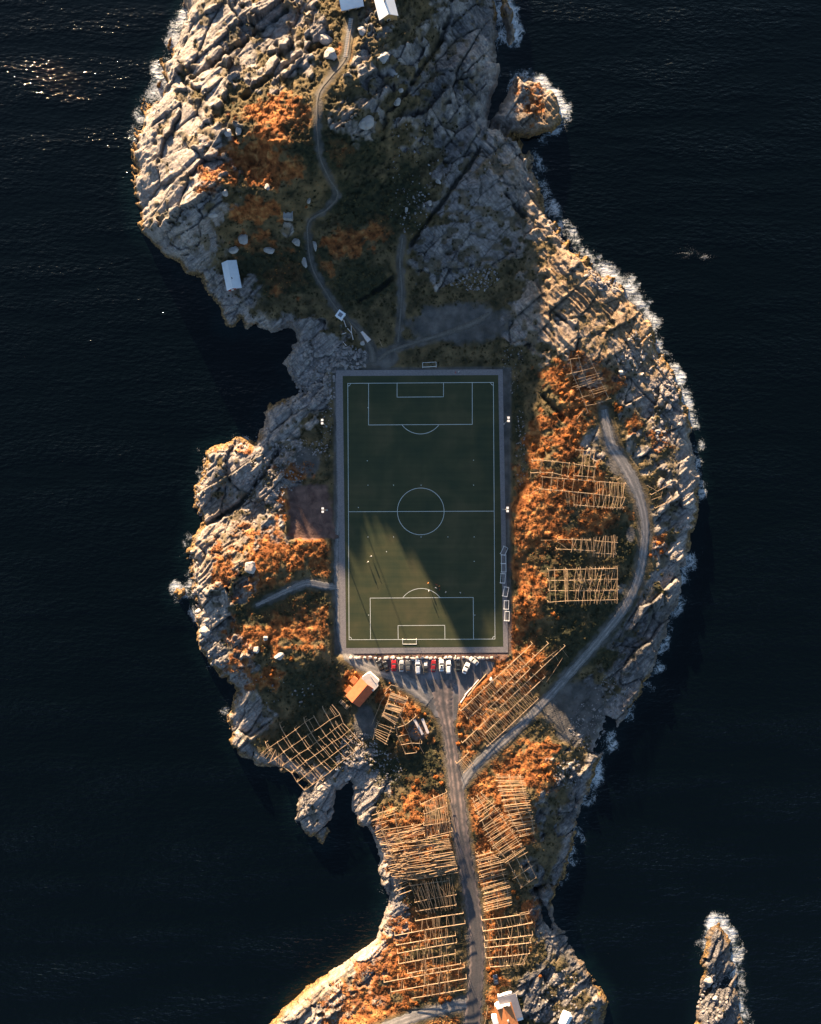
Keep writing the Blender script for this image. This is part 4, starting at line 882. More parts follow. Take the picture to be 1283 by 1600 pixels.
g7 = [[(415,1161),(421,1174),(429,1187),(441,1197),(456,1208),(464,1222),(476,1235)],[(433,1160),(443,1175),(453,1187.5),(464.5,1200),(476,1213.5),(488,1226)],[(437,1131),(440,1139),(456,1166),(467,1178),(477,1190),(488,1202),(504,1221)],[(460,1138),(471.5,1155),(481,1170),(492,1180.5),(502,1193),(516,1206)],[(475,1122),(476,1127),(486,1145),(495,1159),(505,1171),(515,1182.6),(527,1195)],[(490,1118),(500,1135.6),(509,1150),(518.5,1160),(528,1173),(540,1185)],[(504,1103),(505,1107.5),(515,1125),(523,1139),(533,1152),(543,1161.5),(553.6,1174)],[(519,1101),(530.5,1115),(537,1131),(546.6,1141),(556,1151),(567,1163)]]
cr = [[(407,1178),(418,1170),(433,1160),(447,1151),(462,1140),(477,1128),(491,1120)],[(419,1192),(430,1186),(443,1175),(456,1166),(472,1155),(486,1145),(500,1136),(515,1125),(530,1117)],[(441,1197),(453,1188),(467,1178),(481,1170),(495,1159),(509,1150),(523,1139),(534,1131)],[(456,1208),(465,1200),(477,1190),(492,1180),(505,1171),(519,1160),(533,1152),(548,1139)],[(464,1222),(476,1213),(488,1202),(502,1193),(515,1183),(528,1173),(543,1162),(557,1147)],[(476,1235),(488,1226),(504,1215),(516,1206),(527,1195),(540,1185),(554,1174),(567,1163)]]
p7 = []
for c in cr:
    for a, b in zip(c[:-1], c[1:]): p7.append((a[0], a[1], b[0]+1, b[1]-.5))
for _ in range(30):
    i = random.randrange(len(g7)-1); t = random.uniform(0, .8); u_ = random.uniform(.15, .85)
    a = lerp(pl(g7[i], t), pl(g7[i+1], t), u_); b = lerp(pl(g7[i], t+.2), pl(g7[i+1], t+.2), u_); p7.append(seg(a, b))
p7 += bay([(407,1180),(441,1198)],[(420,1165),(440,1180)],10,0,1,.1)
rack('large open grid rack on the southwestern rocks, reaching over the water edge', g7, p7, br=0.15, pr=0.085, ppost=16, zabs=5.6)
def OB(s_, k_): return (720+s_*.727+k_*.66, 1111-s_*.687+k_*.75)
def OL(k_, s0, s1, n=4): return [OB(s0+(s1-s0)*i/(n-1), k_+random.uniform(-.5, .5)) for i in range(n)]
def obay(k0, k1, s0, s1, n, j=.8):
    out = []
    for i in range(n):
        s_ = s0+(s1-s0)*(i+random.uniform(.2, .8))/n
        a = OB(s_+random.gauss(0, j), k0-random.uniform(.5, 2.5)); b = OB(s_+random.gauss(0, j), k1+random.uniform(.5, 2.5)); out.append(seg(a, b))
    return out
rack('largest rack, running diagonally between the parking area and the gravel track', [OL(0, 0, 154), OL(17, 0, 173), OL(27, 20, 125), OL(38.5, -31, 190), OL(52, 6, 135), OL(69, -6, 104), OL(56, -59, -34, 2), OL(73, -61, -38, 2)],
 obay(0, 17, 2, 128, 44)+obay(17, 27, 10, 118, 30)+obay(27, 38.5, 14, 112, 26, 1.2)+obay(38.5, 52, -28, 112, 46)+obay(52, 69, -2, 102, 30, 1.2)+obay(56, 73, -58, -38, 9)+[(720,1110,748,1138),(845,1035,872,1015),(864,1018,872,1032),(875,1010,888,1027),(852,1068,865,1050),(865,1050,879,1028),(832,1052,848,1065)], br=0.14, ppost=22)
rack('compact rack packed with thick poles between the red roofed barn and the road', [[(611,1079),(605,1100),(597,1120)],[(625,1084),(618,1102),(608,1126)],[(637,1090),(629,1110),(617,1133)]],
 bay([(612,1081),(608,1094)],[(637,1091),(632,1100)],9,0,1,.03,.05)+bay([(606,1098),(602,1107)],[(630,1105),(624,1115)],8,0,1,.04,.05)+bay([(600,1112),(598,1119)],[(622,1121),(617,1132)],7,0,1,.04,.05)+[(603,1078,611,1070),(611,1070,622,1073),(601,1084,608,1074),(622,1114,628,1122),(628,1122,632,1133)], pr=0.14)
rack('small grey rack in the shade southeast of the red roofed barn', [[(591,1128),(586,1141),(583,1156)],[(612,1137),(608,1149),(602,1163)]],
 [(588,1129,617,1139),(591,1133,614,1144),(585,1141,608,1151),(586,1144,607,1156),(586,1148,605,1159),(588,1153,606,1164),(585,1138,606,1146)], pr=0.1)
rack('small unfinished grid rack beside the two plank stacks', [[(617,1138),(633,1133),(640,1128),(650,1119)],[(620,1151),(638,1147)],[(627,1164),(643,1161),(659,1162)],[(633,1178),(651,1176)]],
 [(619,1139,622,1151),(622,1151,628,1164),(628,1164,634,1179),(633,1135,639,1148),(639,1148,643,1162),(657,1155,655,1164),(655,1164,662,1177),(643,1161,651,1176)])
Le = [(580,1284),(586,1300),(592,1315),(601,1336),(606,1351),(613,1371),(623,1398)]
rows = []
for i in range(44):
    t = i/43; a = pl(Le, 0.16+t*0.68)
    yr = 1288+t*(1364-1288); xr = 664 if t < 0.22 else 700+16*(t-.22)/.78
    b = (xr, yr-2+random.uniform(-2, 2)); n = random.choice((2, 3, 3, 4)); cuts = sorted([0]+[random.uniform(.15, .85) for _ in range(n-1)]+[1])
    for u0, u1 in zip(cuts[:-1], cuts[1:]):
        if u1-u0 < .08: continue
        j = random.gauss(0, .7); k_ = random.gauss(0, 1.1)
        a1 = lerp(a, b, u0-.04*(u0 > 0)); b1 = lerp(a, b, u1+.04*(u1 < 1)); rows.append((a1[0], a1[1]+j-k_, b1[0], b1[1]+j+k_))
rows += [(581,1274,621,1261),(583,1281,622,1265),(580,1283,620,1271),(582,1287,624,1279),(583,1291,604,1285),(598,1262,597,1282),(600,1269,618,1264),(586,1301,606,1290),(588,1305,607,1292),(590,1312,604,1302),(618,1388,638,1378),(620,1392,640,1383),(624,1398,643,1391),(616,1384,636,1376)]
rack('dense layered rack of weathered poles sloping to the western shore', [[(590,1270),(598,1300),(612,1335),(628,1375)],[(615,1266),(622,1300),(634,1335),(644,1372)],[(645,1290),(654,1330),(664,1370)],[(672,1312),(680,1340),(686,1368)],[(700,1308),(706,1335),(712,1362)]], rows, pr=0.105)
u1, u2, u3, u4 = [(657,1257),(678,1247),(698,1238)], [(663,1272),(681,1265),(699,1259)], [(662,1290),(684,1287),(703,1283)], [(664,1309),(686,1304),(707,1299)]
rack('rack with closely set cross poles touching the western edge of the road', [u1, u2, u3, u4], bay(u1, u2, 22, .1, 1, .01)+bay(u2, u3, 26, .05, 1, .03)+bay(u3, u4, 22, .02, 1, .02)+[(699,1240,713,1300),(703,1268,712,1300)])
LB = [[(649,1439),(690,1432),(724,1427)],[(617,1462),(670,1452),(727,1443)],[(619,1477),(665,1469),(712,1462)],[(621,1490),(668,1481),(714,1473)],[(623,1506),(668,1498),(712,1490)],[(637,1521),(680,1513),(720,1506)],[(600,1535),(665,1523),(726,1512)],[(611,1550),(670,1539),(729,1529)],[(643,1560),(685,1553),(727,1546)]]
pp = []
for a, b in zip(LB[:-1], LB[1:]):
    a0 = max(a[0][0], b[0][0])
    for _ in range(15):
        x = random.choice([random.uniform(a0, 722), random.uniform(660, 700)]); ta = (x-a[0][0])/(a[-1][0]-a[0][0]); tb = (x+random.gauss(1, 2)-b[0][0])/(b[-1][0]-b[0][0])
        if -0.02 < ta < 1.02 and -0.02 < tb < 1.02:
            A_ = pl(a, ta); B_ = pl(b, tb); pp.append(seg(lerp(A_, B_, -.1), lerp(A_, B_, 1.1)))
rack('broad rack of long double beams at the southwestern end of the road', LB, pp, br=0.17, pr=0.065, ppost=20)
rack('rack of slanting poles in shade between the dense rack and the broad beamed rack', [[(648,1410),(675,1404),(713,1398)],[(650,1424),(680,1419),(713,1414)],[(640,1384),(700,1376)]], bay([(642,1384),(708,1372)],[(658,1426),(712,1414)],26,0,1,.05,.1)+bay([(645,1388),(700,1380)],[(655,1412),(700,1402)],8,0,1,.1), pr=0.06)
def edge_rack(label, L1, L2, n, t0=0, t1=1, sl=.008, extra=(), mid=True, **kw):
    mdl = [lerp(a, b, .5) for a, b in zip(L1, L2)]
    rack(label, [[lerp(a, b, .08) for a, b in zip(L1, L2)], mdl, [lerp(a, b, .92) for a, b in zip(L1, L2)]], bay(L1, L2, n, t0, t1, sl, .06)+list(extra), **kw)
edge_rack('golden rack of short cross poles on the bright heath east of the road fork', [(776,1212),(780,1230),(786,1255),(796,1280),(814,1308)], [(816,1213),(821,1235),(827,1260),(834,1280),(836,1303)], 38, pr=0.1, extra=[(778,1208,783,1240),(795,1213,800,1240)])
edge_rack('long curving rack running southeast from the road fork, its far end bare', [(738,1250),(747,1275),(758,1300),(772,1326),(790,1345),(813,1388)], [(754,1239),(772,1256),(787,1275),(803,1298),(817,1322),(840,1370)], 34, 0, .74, pr=0.09, extra=[(801,1374,825,1356),(813,1388,838,1371)])
edge_rack('rack of crowded short poles along the eastern road edge', [(744,1335),(747,1350),(752,1372),(757,1398),(758,1425)], [(768,1330),(785,1347),(790,1368),(796,1390),(798,1415)], 34, pr=0.1, extra=[(766,1349,788,1343),(757,1413,799,1403)])
RBm = [[(753,1438),(790,1433),(827,1427)],[(755,1455),(793,1449),(832,1442)],[(758,1470),(795,1466),(833,1461)],[(758,1481),(795,1477),(830,1473)],[(760,1497),(795,1494),(828,1490)],[(766,1511),(793,1509),(820,1506)]]
pp = []
for i, (a, b) in enumerate(zip(RBm[:-1], RBm[1:])): pp += bay(a, b, 9 if i < 4 else 18, 0.02, .98, .015, .12)
rack('rack of six heavy double beams east of the road near the southern houses', RBm, pp+[(790,1488,796,1476),(812,1427,826,1424),(822,1443,832,1440)], br=0.18, pr=0.065)

# plank stacks, logs, rail
def planks(px, py, ang, L, w_, h_, label, name='plank_stack', n=4, m_=None):
    p = PG(px, py, h_); g = float(ground(p.x, p.y)); t = empty(name, (p.x, p.y, g), label, 'plank stack', None, ang)
    for i in range(n):
        MB().box((random.uniform(-.1, .1), -w_/2+w_*(i+.5)/n, h_/2), L*random.uniform(.94, 1), w_/n*0.93, h_*random.uniform(.9, 1.05)).build('plank', m_ or M['pale'], t)
    for s_ in (-1, 1): MB().box((s_*L*.3, 0, -0.02), 0.15, w_*1.1, 0.16).build('bearer', M['wood_dark'], t)
M['pale'] = mat('pale_planks', (0.62, 0.55, 0.53), 0.7, 0.12)
planks(654, 1136, math.radians(-61), 6.9, 1.0, 0.5, 'pale pink plank stack, the left of two beside the road')
planks(664.5, 1134.5, math.radians(-68), 6.2, 1.0, 0.5, 'pale plank stack, right of its twin beside the road')
for i, (a, b, c, d, lab) in enumerate([(720,1098,732,1080,'short pale log at the lower end of the pile right of the parking area'),(727,1086,748,1062,'longest pale log lying along the embankment right of the parking area'),(731,1088,744,1072,'brownish log beside the longest pale one'),(738,1078,760,1053,'upper log lying across the orange heath right of the parking area')]):
    A_ = PG(a, b, .3); C_ = PG(c, d, .3); tag(MB().tube(A_, C_, .28, .2, 8).build('log', M['pale'] if i < 2 else M['wood'], None, False, tuple(A_)), lab, 'log')
def rail(L, label, h=1.0):
    o = PG(L[0][0], L[0][1]); t = empty('handrail', tuple(o), label, 'handrail'); og = Vector(o)
    P_ = [PG(a, b, h) for a, b in L]
    m_ = MB()
    for a, b in zip(P_[:-1], P_[1:]): m_.tube(a-og, b-og, 0.09)
    m_.build('rail', M['wood'], t)
    for p in P_: MB().tube(p-og-Vector((0, 0, h+.2)), p-og+Vector((0, 0, .05)), 0.06).build('post', M['wood'], t)
rail([(604,1084),(600,1090),(595,1097),(591,1108),(586,1120),(581,1133)], 'slim wooden rail running down from the compact rack past the barn')
rail([(592,528),(594,534),(597,541)], 'short pale rail at the northern approach of the pitch')
rail([(545,502),(550,510),(556,518)], 'thin rail beside the path below the square white cabin')
rail([(551,30),(546,60),(541,88)], 'rail of the stairs climbing to the hilltop houses')
rail([(757,1604),(760,1585),(762.5,1573)], 'white fence along the garden of the southern house')
# timber ramp and sleepers north of the pitch
ra = [PG(565,518,.25), PG(577,533,.25)]
t = empty('timber_ramp', tuple(ra[1]), 'widening pale timber ramp at the end of the northern footpath', 'ramp'); og = Vector(ra[1])
w0, w1 = 0.5, 1.0; d = (ra[1]-ra[0]).normalized(); n_ = Vector((-d.y, d.x, 0)).normalized()
MB().poly([ra[0]-n_*w0-og, ra[1]-n_*w1-og, ra[1]+n_*w1-og, ra[0]+n_*w0-og]).poly([ra[0]-n_*w0-og-Vector((0,0,.3)), ra[0]+n_*w0-og-Vector((0,0,.3)), ra[1]+n_*w1-og-Vector((0,0,.3)), ra[1]-n_*w1-og-Vector((0,0,.3))]).build('deck', M['pale'], t)
for s_ in (-1, 1): MB().tube(ra[0]+n_*s_*w0-og, ra[1]+n_*s_*w1-og, .08).build('edge_beam', M['wood'], t)
for a, b, c, d_, lab in [(537,500,541,511,'pale timber beam just below the square white cabin'),(543,513,549,520,'timber beam in the middle of the line below the cabin'),(549,518,552,531,'grey timber beam pointing to the small pond'),(549,508,549,518,'short timber crossing the line of beams below the cabin'),(536,534,541,540,'bent pale timber left of the small pond'),(534,522,541,520,'thin timber in the grass left of the line of beams')]:
    A_ = PG(a, b, .2); C_ = PG(c, d_, .2); tag(MB().tube(A_, C_, .16, .14).build('timber', M['pale'], None, False, tuple(A_)), lab, 'timber')

# ------------------------------------------------------------------ buildings
M['red_wall'] = mat('red_painted_boards', (0.30, 0.055, 0.04), 0.8, 0.2)
M['white_metal'] = mat('pale_sheet_roof', (0.74, 0.76, 0.80), 0.45, 0.05, 0.6)
M['rust_roof'] = mat('rust_red_roof', (0.42, 0.10, 0.04), 0.75, 0.14, 0.7)
M['orange_roof'] = mat('orange_tile_roof', (0.50, 0.19, 0.07), 0.8, 0.15, 1.2)
M['white_wall'] = mat('white_painted_boards', (0.76, 0.75, 0.73), 0.7, 0.06)
M['pale_roof'] = mat('pale_bitumen_roof', (0.52, 0.47, 0.43), 0.8, 0.12, 0.8)
M['grey_roof'] = mat('grey_slate_roof', (0.17, 0.17, 0.20), 0.6, 0.1, 1.0)
M['ochre_wall'] = mat('ochre_boards', (0.42, 0.24, 0.10), 0.8, 0.12)
M['stone_wall'] = mat('dry_stone', (0.28, 0.27, 0.27), 0.9, 0.3, 1.2, 0.5)
M['concrete'] = mat('concrete', (0.36, 0.35, 0.34), 0.9, 0.12)
def house_at(name, label, cx, cy, ang, L, Wd, hw, hr, wall, roof, wins=(), chim=True, cat='house', g=None, over=0.35, ridge_off=0.0, seams=0):
    """cx,cy: photo pixel of the middle of the roof; ang: direction of the ridge"""
    p = PG(cx, cy, hw+hr*.6) if g is None else Vector(P(cx, cy, g+hw+hr*.6))
    g = min(float(ground(p.x+a, p.y+b)) for a in (-3, 0, 3) for b in (-3, 0, 3)) if g is None else g
    t = empty(name, (p.x, p.y, g), label, cat, None, ang)
    w = MB(); l, d = L/2, Wd/2; z0 = -0.8
    w.v = [(-l,-d,z0),(l,-d,z0),(l,d,z0),(-l,d,z0),(-l,-d,hw),(l,-d,hw),(l,d,hw),(-l,d,hw),(-l,ridge_off,hw+hr),(l,ridge_off,hw+hr)]
    w.f = [(0,3,2,1),(0,1,5,4),(2,3,7,6),(1,2,6,9,5),(3,0,4,8,7),(4,5,9,8),(6,7,8,9)]
    w.build('wall', wall, t)
    r = MB(); th = 0.14
    for s_ in (-1, 1):
        dd = s_*d-ridge_off; sl_ = hr/abs(dd); yo = s_*(d+over); zo = hw-sl_*over
        a = [(-l-over, yo, zo+.05), (l+over, yo, zo+.05), (l+over, ridge_off+s_*.003, hw+hr+.05), (-l-over, ridge_off+s_*.003, hw+hr+.05)]
        b = [(x, y, z+th) for x, y, z in a]; n = len(r.v); r.v += a+b
        q_ = [(0,3,2,1),(4,5,6,7),(0,1,5,4),(1,2,6,5),(2,3,7,6),(3,0,4,7)]
        if s_ > 0: q_ = [tuple(reversed(x)) for x in q_]
        r.f += [tuple(n+i for i in x) for x in q_]
    ro = r.build('roof', roof, t)
    MB().tube((-l-over, ridge_off, hw+hr+.2), (l+over, ridge_off, hw+hr+.2), 0.09).build('ridge_cap', roof, ro)
    if seams:
        sm = MB()
        for i in range(seams):
            x = -l+L*(i+.5)/seams
            for s_ in (-1, 1): sm.tube((x, s_*(d+over), hw-hr/abs(s_*d-ridge_off)*over+.22), (x, ridge_off, hw+hr+.22), 0.035, k=4)
        sm.build('seams', roof, ro)
    if chim: MB().box((l*.25, ridge_off+.25, hw+hr+.35), .6, .6, 1.3).build('chimney', M['stone_wall'], ro)
    for (side, x, z, ww, hh) in wins:
        if side in 'ns':
            s_ = 1 if side == 'n' else -1
            f = MB().box((x, s_*(d+.03), z), ww+.2, .08, hh+.2).build('window', M['white'], t); MB().box((x, s_*(d+.075), z), ww, .05, hh).build('pane', M['glass'], f)
        elif side in 'ew':
            s_ = 1 if side == 'e' else -1
            f = MB().box((s_*(l+.03), x, z), .08, ww+.2, hh+.2).build('window', M['white'], t); MB().box((s_*(l+.075), x, z), .05, ww, hh).build('pane', M['glass'], f)
    dr = MB().box((l+.04, -d*.35, 1.0), .09, .95, 2.0).build('door', M['white'], t)
    MB().tube((l+.09, -d*.35+.32, 1.0), (l+.17, -d*.35+.32, 1.0), .04).build('handle', M['metal'], dr)
    return t
bh = house_at('boathouse', 'red boathouse with white metal roof on the western rocks of the northern hill', 360.3, 428, math.radians(-79), 10.2, 5.2, 2.6, 1.5, M['red_wall'], M['white_metal'], [('e', 1.2, 1.5, .8, .8), ('w', 0, 1.5, .9, .9), ('n', -2, 1.4, .9, .9), ('n', 2, 1.4, .9, .9)], False, 'boathouse', ridge_off=-.25, seams=8)
MB().tube((1.6, .2, 4.0), (1.6, .2, 4.75), .2, .2, 8).build('chimney', M['glass'], bh)
barn = house_at('barn', 'barn with rust red gable roof and pale extension southwest of the parked cars', 562.5, 1083, math.radians(49.5), 8.3, 6.3, 3.0, 2.0, M['red_wall'], M['rust_roof'], [('w', 0, 1.7, 1.0, 1.0), ('s', -2, 1.6, 1.0, 1.0), ('s', 1.5, 1.6, 1.0, 1.0)], False, 'barn', g=3.2)
e = MB()
bp = Vector(barn.location); ba = math.radians(49.5)
def inbarn(px, py, h):
    v = Vector(P(px, py, 3.2+h))-bp; c_, s_ = math.cos(-ba), math.sin(-ba); return (v.x*c_-v.y*s_, v.x*s_+v.y*c_)
ex = [inbarn(*q_, 3.3) for q_ in ((583,1079.5),(591,1071),(589,1068),(592,1064),(579,1052),(574,1053),(566,1059),(566,1066))]
ex = list(reversed(ex)) if sum((b[0]-a[0])*(b[1]+a[1]) for a, b in zip(ex, ex[1:]+ex[:1])) > 0 else ex
MB().prism(ex, -.8, 3.15).build('extension_wall', M['white_wall'], barn)
MB().prism([(sum(p[0] for p in ex)/8+(a-sum(p[0] for p in ex)/8)*1.06, sum(p[1] for p in ex)/8+(b-sum(p[1] for p in ex)/8)*1.06) for a, b in ex], 3.153, 3.36).build('extension_roof', M['pale_roof'], barn)
a = inbarn(579, 1056, 3.45); b = inbarn(587, 1067, 3.45); MB().tube((*a, 3.45), (*b, 3.45), .14).build('roof_ridge', M['pale_roof'], barn)
for u_, v_, ww in ((545,1078,2.6),(553,1063,2.3)):
    a = inbarn(u_, v_, 2.2); MB().box((a[0], a[1], .9), ww, 1.9, 2.6).build('lean_to', M['ochre_wall'], barn); MB().box((a[0], a[1], 2.3), ww+.3, 2.2, .16).build('lean_to_roof', M['orange_roof'], barn)
for i, (a, b, lab) in enumerate(((534.5, 1097.5, 'small wooden picnic table nearest the corner of the barn terrace'), (541, 1104, 'second small wooden picnic table southwest of the barn'))):
    p = PG(a, b, .7); t = empty('picnic_table', (p.x, p.y, float(ground(p.x, p.y))), lab, 'table', None, math.radians(49))
    MB().box((0, 0, .72), 1.6, .8, .06).build('table_top', M['wood'], t)
    for s_ in (-1, 1):
        MB().box((0, s_*.85, .44), 1.6, .28, .05).build('bench', M['wood'], t)
        MB().box((s_*.6, 0, .36), .08, 1.5, .7, 0, .55).build('leg', M['wood'], t)
# southern house with terrace roof
sh = house_at('house', 'white house with orange tiled roof beside the road at the southern edge', 791.5, 1589, math.radians(-74), 8.4, 6.4, 3.4, 1.3, M['white_wall'], M['orange_roof'], [('w', -1.4, 1.8, 1, 1.1), ('w', 1.4, 1.8, 1, 1.1), ('n', 0, 1.8, 1, 1.1)], True, g=3.2)
wg = MB(); wg.box((-4.25, 0, 2.4), .5, 5.2, 4.8).build('dormer', M['white_wall'], sh); MB().box((-4.25, .8, 4.86), .4, 1.8, .1).build('roof_window', M['glass'], sh)
MB().box((-1.2, 4.6, 1.2), 9.0, 2.6, 4.2).build('side_wing', M['white_wall'], sh); MB().box((-2.6, 3.6, 3.45), 9.4, 4.6, .2).build('wing_roof', M['grey_roof'], sh)
MB().box((-5.9, 1.6, 1.3), 3.0, 5.4, 3.6).build('rear_wing', M['white_wall'], sh); MB().box((-5.95, 1.6, 3.3), 3.6, 6.0, .2).build('wing_roof', M['grey_roof'], sh)
MB().box((1.0, -4.6, 1.2), 2.4, 2.0, 3.2).build('porch', M['white_wall'], sh); MB().box((1.0, -4.6, 2.9), 2.7, 2.3, .16).build('porch_roof', M['white_metal'], sh)
house_at('cottage', 'tiny white cottage on the rocks in the southeastern corner', 885, 1596, math.radians(62), 4.0, 3.2, 2.6, 1.2, M['white_wall'], M['white_metal'], [('w', 0, 1.5, .9, .9), ('n', 0, 1.5, .9, .9)], False)
# hilltop houses
house_at('hilltop_house', 'white roofed house on the hilltop left of the other one, cut by the frame', 548, -3, math.radians(12), 7.5, 5.2, 3.2, 2.0, M['ochre_wall'], M['white_metal'], [('s', -2, 1.7, .9, 1), ('s', 2, 1.7, .9, 1)], True)
house_at('hilltop_house', 'hilltop house with ochre western slope and white roof above the grey slabs', 603, 4, math.radians(104), 7.2, 6.2, 3.4, 2.2, M['ochre_wall'], M['white_metal'], [('s', -2, 1.7, .9, 1), ('w', 0, 1.7, .9, 1)], True)
st = PG(545, 60, .2)
t = empty('stairs', tuple(st), 'grey wooden stairs climbing to the hilltop houses', 'stairs'); og = st
for i in range(22):
    p = PG(548.5-8.5*i/21, 30+58*i/21, .2); MB().box(tuple(p-og), 1.5, .42, .14, math.radians(-8)).build('step', M['concrete'], t)
# cabin, stone hut, boat shed
cb = PG(532, 492, 2.5); g = float(ground(cb.x, cb.y))
t = empty('cabin', (cb.x, cb.y, g), 'square white flat roofed cabin with grey skylight north of the pitch', 'cabin', None, math.radians(-35))
MB().box((0, 0, 1.0), 2.6, 2.6, 3.0).build('wall', M['white_wall'], t); rf = MB().box((0, 0, 2.6), 3.0, 3.0, .2).build('roof', M['white_metal'], t)
MB().box((0, 0, 2.75), 1.5, 1.5, .12).build('skylight', M['grey_roof'], rf)
dr = MB().box((1.33, 0, 1.0), .07, .9, 2.0).build('door', M['grey_roof'], t); MB().tube((1.37, .3, 1.0), (1.45, .3, 1.0), .04).build('handle', M['metal'], dr)
hb = PG(450, 334, 2.0); g = float(ground(hb.x, hb.y))
t = empty('stone_hut', (hb.x, hb.y, g), 'small roofless grey stone hut in the dark hollow of the northern hill', 'hut', None, math.radians(-6))
for a, b, c, d in ((0, 1.5, 3.4, .45), (0, -1.5, 3.4, .45), (1.5, 0, .45, 2.6), (-1.5, 0, .45, 2.6)): MB().box((a, b, .7), c, d, 2.6).build('wall', M['stone_wall'], t)
MB().box((0, 0, 1.5), 2.7, 2.7, .12).build('collapsed_roof', M['pale_roof'], t)
# ------------------------------------------------------------------ cars
def paint(name, c): return mat(name, c, 0.28, 0.03, 1, 0, 0, 0.5)
PA = {'black': paint('black_paint', (.012, .013, .015)), 'red': paint('red_paint', (.42, .02, .025)), 'dark red': paint('dark_red_paint', (.26, .018, .022)), 'silver': paint('silver_paint', (.42, .42, .42)), 'dark grey': paint('grey_paint', (.09, .095, .10)), 'white': paint('white_car_paint', (.78, .78, .79)), 'blue': paint('blue_paint', (.02, .035, .07)), 'cream': paint('cream_paint', (.75, .72, .66))}
def car(px, py, ang, col, label, L=4.5, Wd=1.85, roofcol=None, van=False, z=3.02, grp='cars parked below the stone row'):
    """ang 0: nose to the north"""
    k_ = P(px, py, z+1.2); t = empty('parked_car', (k_[0], k_[1], z), label, 'car', grp, ang)
    l = L/2; w = Wd/2; b = MB()
    secs = [(-l, .74, .38, .80), (-l+.12, .86, .24, .92), (-l*.55, 1.0, .2, 1.0), (0, 1.0, .2, .98), (l*.5, 1.0, .2, .93), (l*.82, .96, .22, .84), (l-.1, .82, .26, .70), (l, .66, .36, .62)]
    n0 = 0
    for (y, f_, z0, z1) in secs:
        hw = w*f_; b.v += [(-hw, y, z0), (-hw*1.0, y, (z0+z1)/2), (-hw*.86, y, z1), (hw*.86, y, z1), (hw, y, (z0+z1)/2), (hw, y, z0)]
    for i in range(len(secs)-1):
        for j in range(6):
            a = i*6+j; c = i*6+(j+1) % 6; b.f.append((a, c, c+6, a+6))
    b.f.append((5, 4, 3, 2, 1, 0)); e_ = (len(secs)-1)*6; b.f.append(tuple(e_+i for i in range(6)))
    b.build('body', PA[col], t)
    y0, y1, r0, r1 = (-l*.9, l*.42, -l*.78, l*.12) if van else (-l*.72, l*.40, -l*.45, l*.08)
    def fr(m_, ya, yb, xa, za, yc, yd, xb, zb):
        n = len(m_.v); m_.v += [(-xa, ya, za), (xa, ya, za), (xa, yb, za), (-xa, yb, za), (-xb, yc, zb), (xb, yc, zb), (xb, yd, zb), (-xb, yd, zb)]
        m_.f += [tuple(n+i for i in q_) for q_ in ((0,3,2,1),(4,5,6,7),(0,1,5,4),(1,2,6,5),(2,3,7,6),(3,0,4,7))]; return m_
    fr(MB(), y0, y1, w*.84, .93, r0, r1, w*.66, 1.42).build('windows', M['glass'], t)
    rf = fr(MB(), r0-.05, r1+.05, w*.69, 1.405, r0+.05, r1-.05, w*.60, 1.47).build('roof', PA[roofcol or col], t)
    for x in (-1, 1):
        for y in (-l*.62, l*.62):
            wh = MB().tube((x*(w-.2), y, .33), (x*(w+.02), y, .33), .33, k=12).build('wheel', M['tyre'], t); MB().tube((x*(w+.0), y, .33), (x*(w+.035), y, .33), .2, k=10).build('rim', M['metal'], wh)
        MB().box((x*w*.56, l-.06, .62), .38, .2, .14).build('headlight', M['lamp'], t)
        MB().box((x*w*.62, -l+.05, .72), .3, .12, .14).build('tail_light', M['tail'], t)
        MB().box((x*(w+.06), l*.3, 1.0), .2, .12, .12).build('mirror', PA[col], t)
    return t
R_ = math.radians
car(594, 1040.5, R_(25), 'black', 'black car parked askew, leftmost of the row', 4.2)
car(603.5, 1042.5, R_(18), 'black', 'black car parked askew beside the leftmost one', 4.3)
car(615.5, 1040, R_(0), 'red', 'bright red car parked in the row, left of the silver one')
car(627.5, 1041, R_(0), 'silver', 'silver car with dark roof window right of the bright red one', 4.4, roofcol='dark grey')
car(638, 1041.5, R_(0), 'dark grey', 'dark grey car with silver roof rails left of the long white one', 4.6)
car(653, 1042.5, R_(3), 'white', 'long white estate car with black rear window in the middle of the row', 5.4, 1.95, van=True)
car(665.3, 1044.5, R_(0), 'dark grey', 'dark grey car with white bonnet standing furthest back in the row', 4.6, roofcol='black')
car(677.5, 1041, R_(-2), 'dark red', 'dark red car between the grey one and the white one with sunroof', 4.7)
car(690, 1040, R_(1), 'white', 'white car with black sunroof right of the dark red one', 4.6, roofcol='white')
car(701, 1042.5, R_(0), 'white', 'plain white van parked left of the black car near the eastern end', 5.0, 1.9, van=True)
car(716, 1040.5, R_(0), 'black', 'black car with bright lights alone near the eastern end of the row', 4.7)
car(728.5, 1044.5, R_(-24), 'white', 'white car parked askew with an open boot at the eastern end', 4.4)
car(740.5, 1033, R_(52), 'cream', 'cream white car squeezed against the stones at the eastern corner', 4.0)
for c_ in [o for o in bpy.data.objects if o.get('label', '').startswith('dark grey car with white bonnet')]:
    MB().box((0, 1.45, .96), 1.2, 1.1, .06, 0, .85).build('bonnet', PA['white'], c_)
for c_ in [o for o in bpy.data.objects if o.get('label', '').startswith('white car with black sunroof')]:
    MB().box((0, -.35, 1.49), .75, .9, .03).build('sunroof', M['glass'], c_)
g = PG(775, 1532, 1.0); car(775, 1532, R_(10), 'blue', 'dark blue car standing between bushes north of the southern house', 3.6, z=float(ground(g.x, g.y))+.02, grp='car at the house')
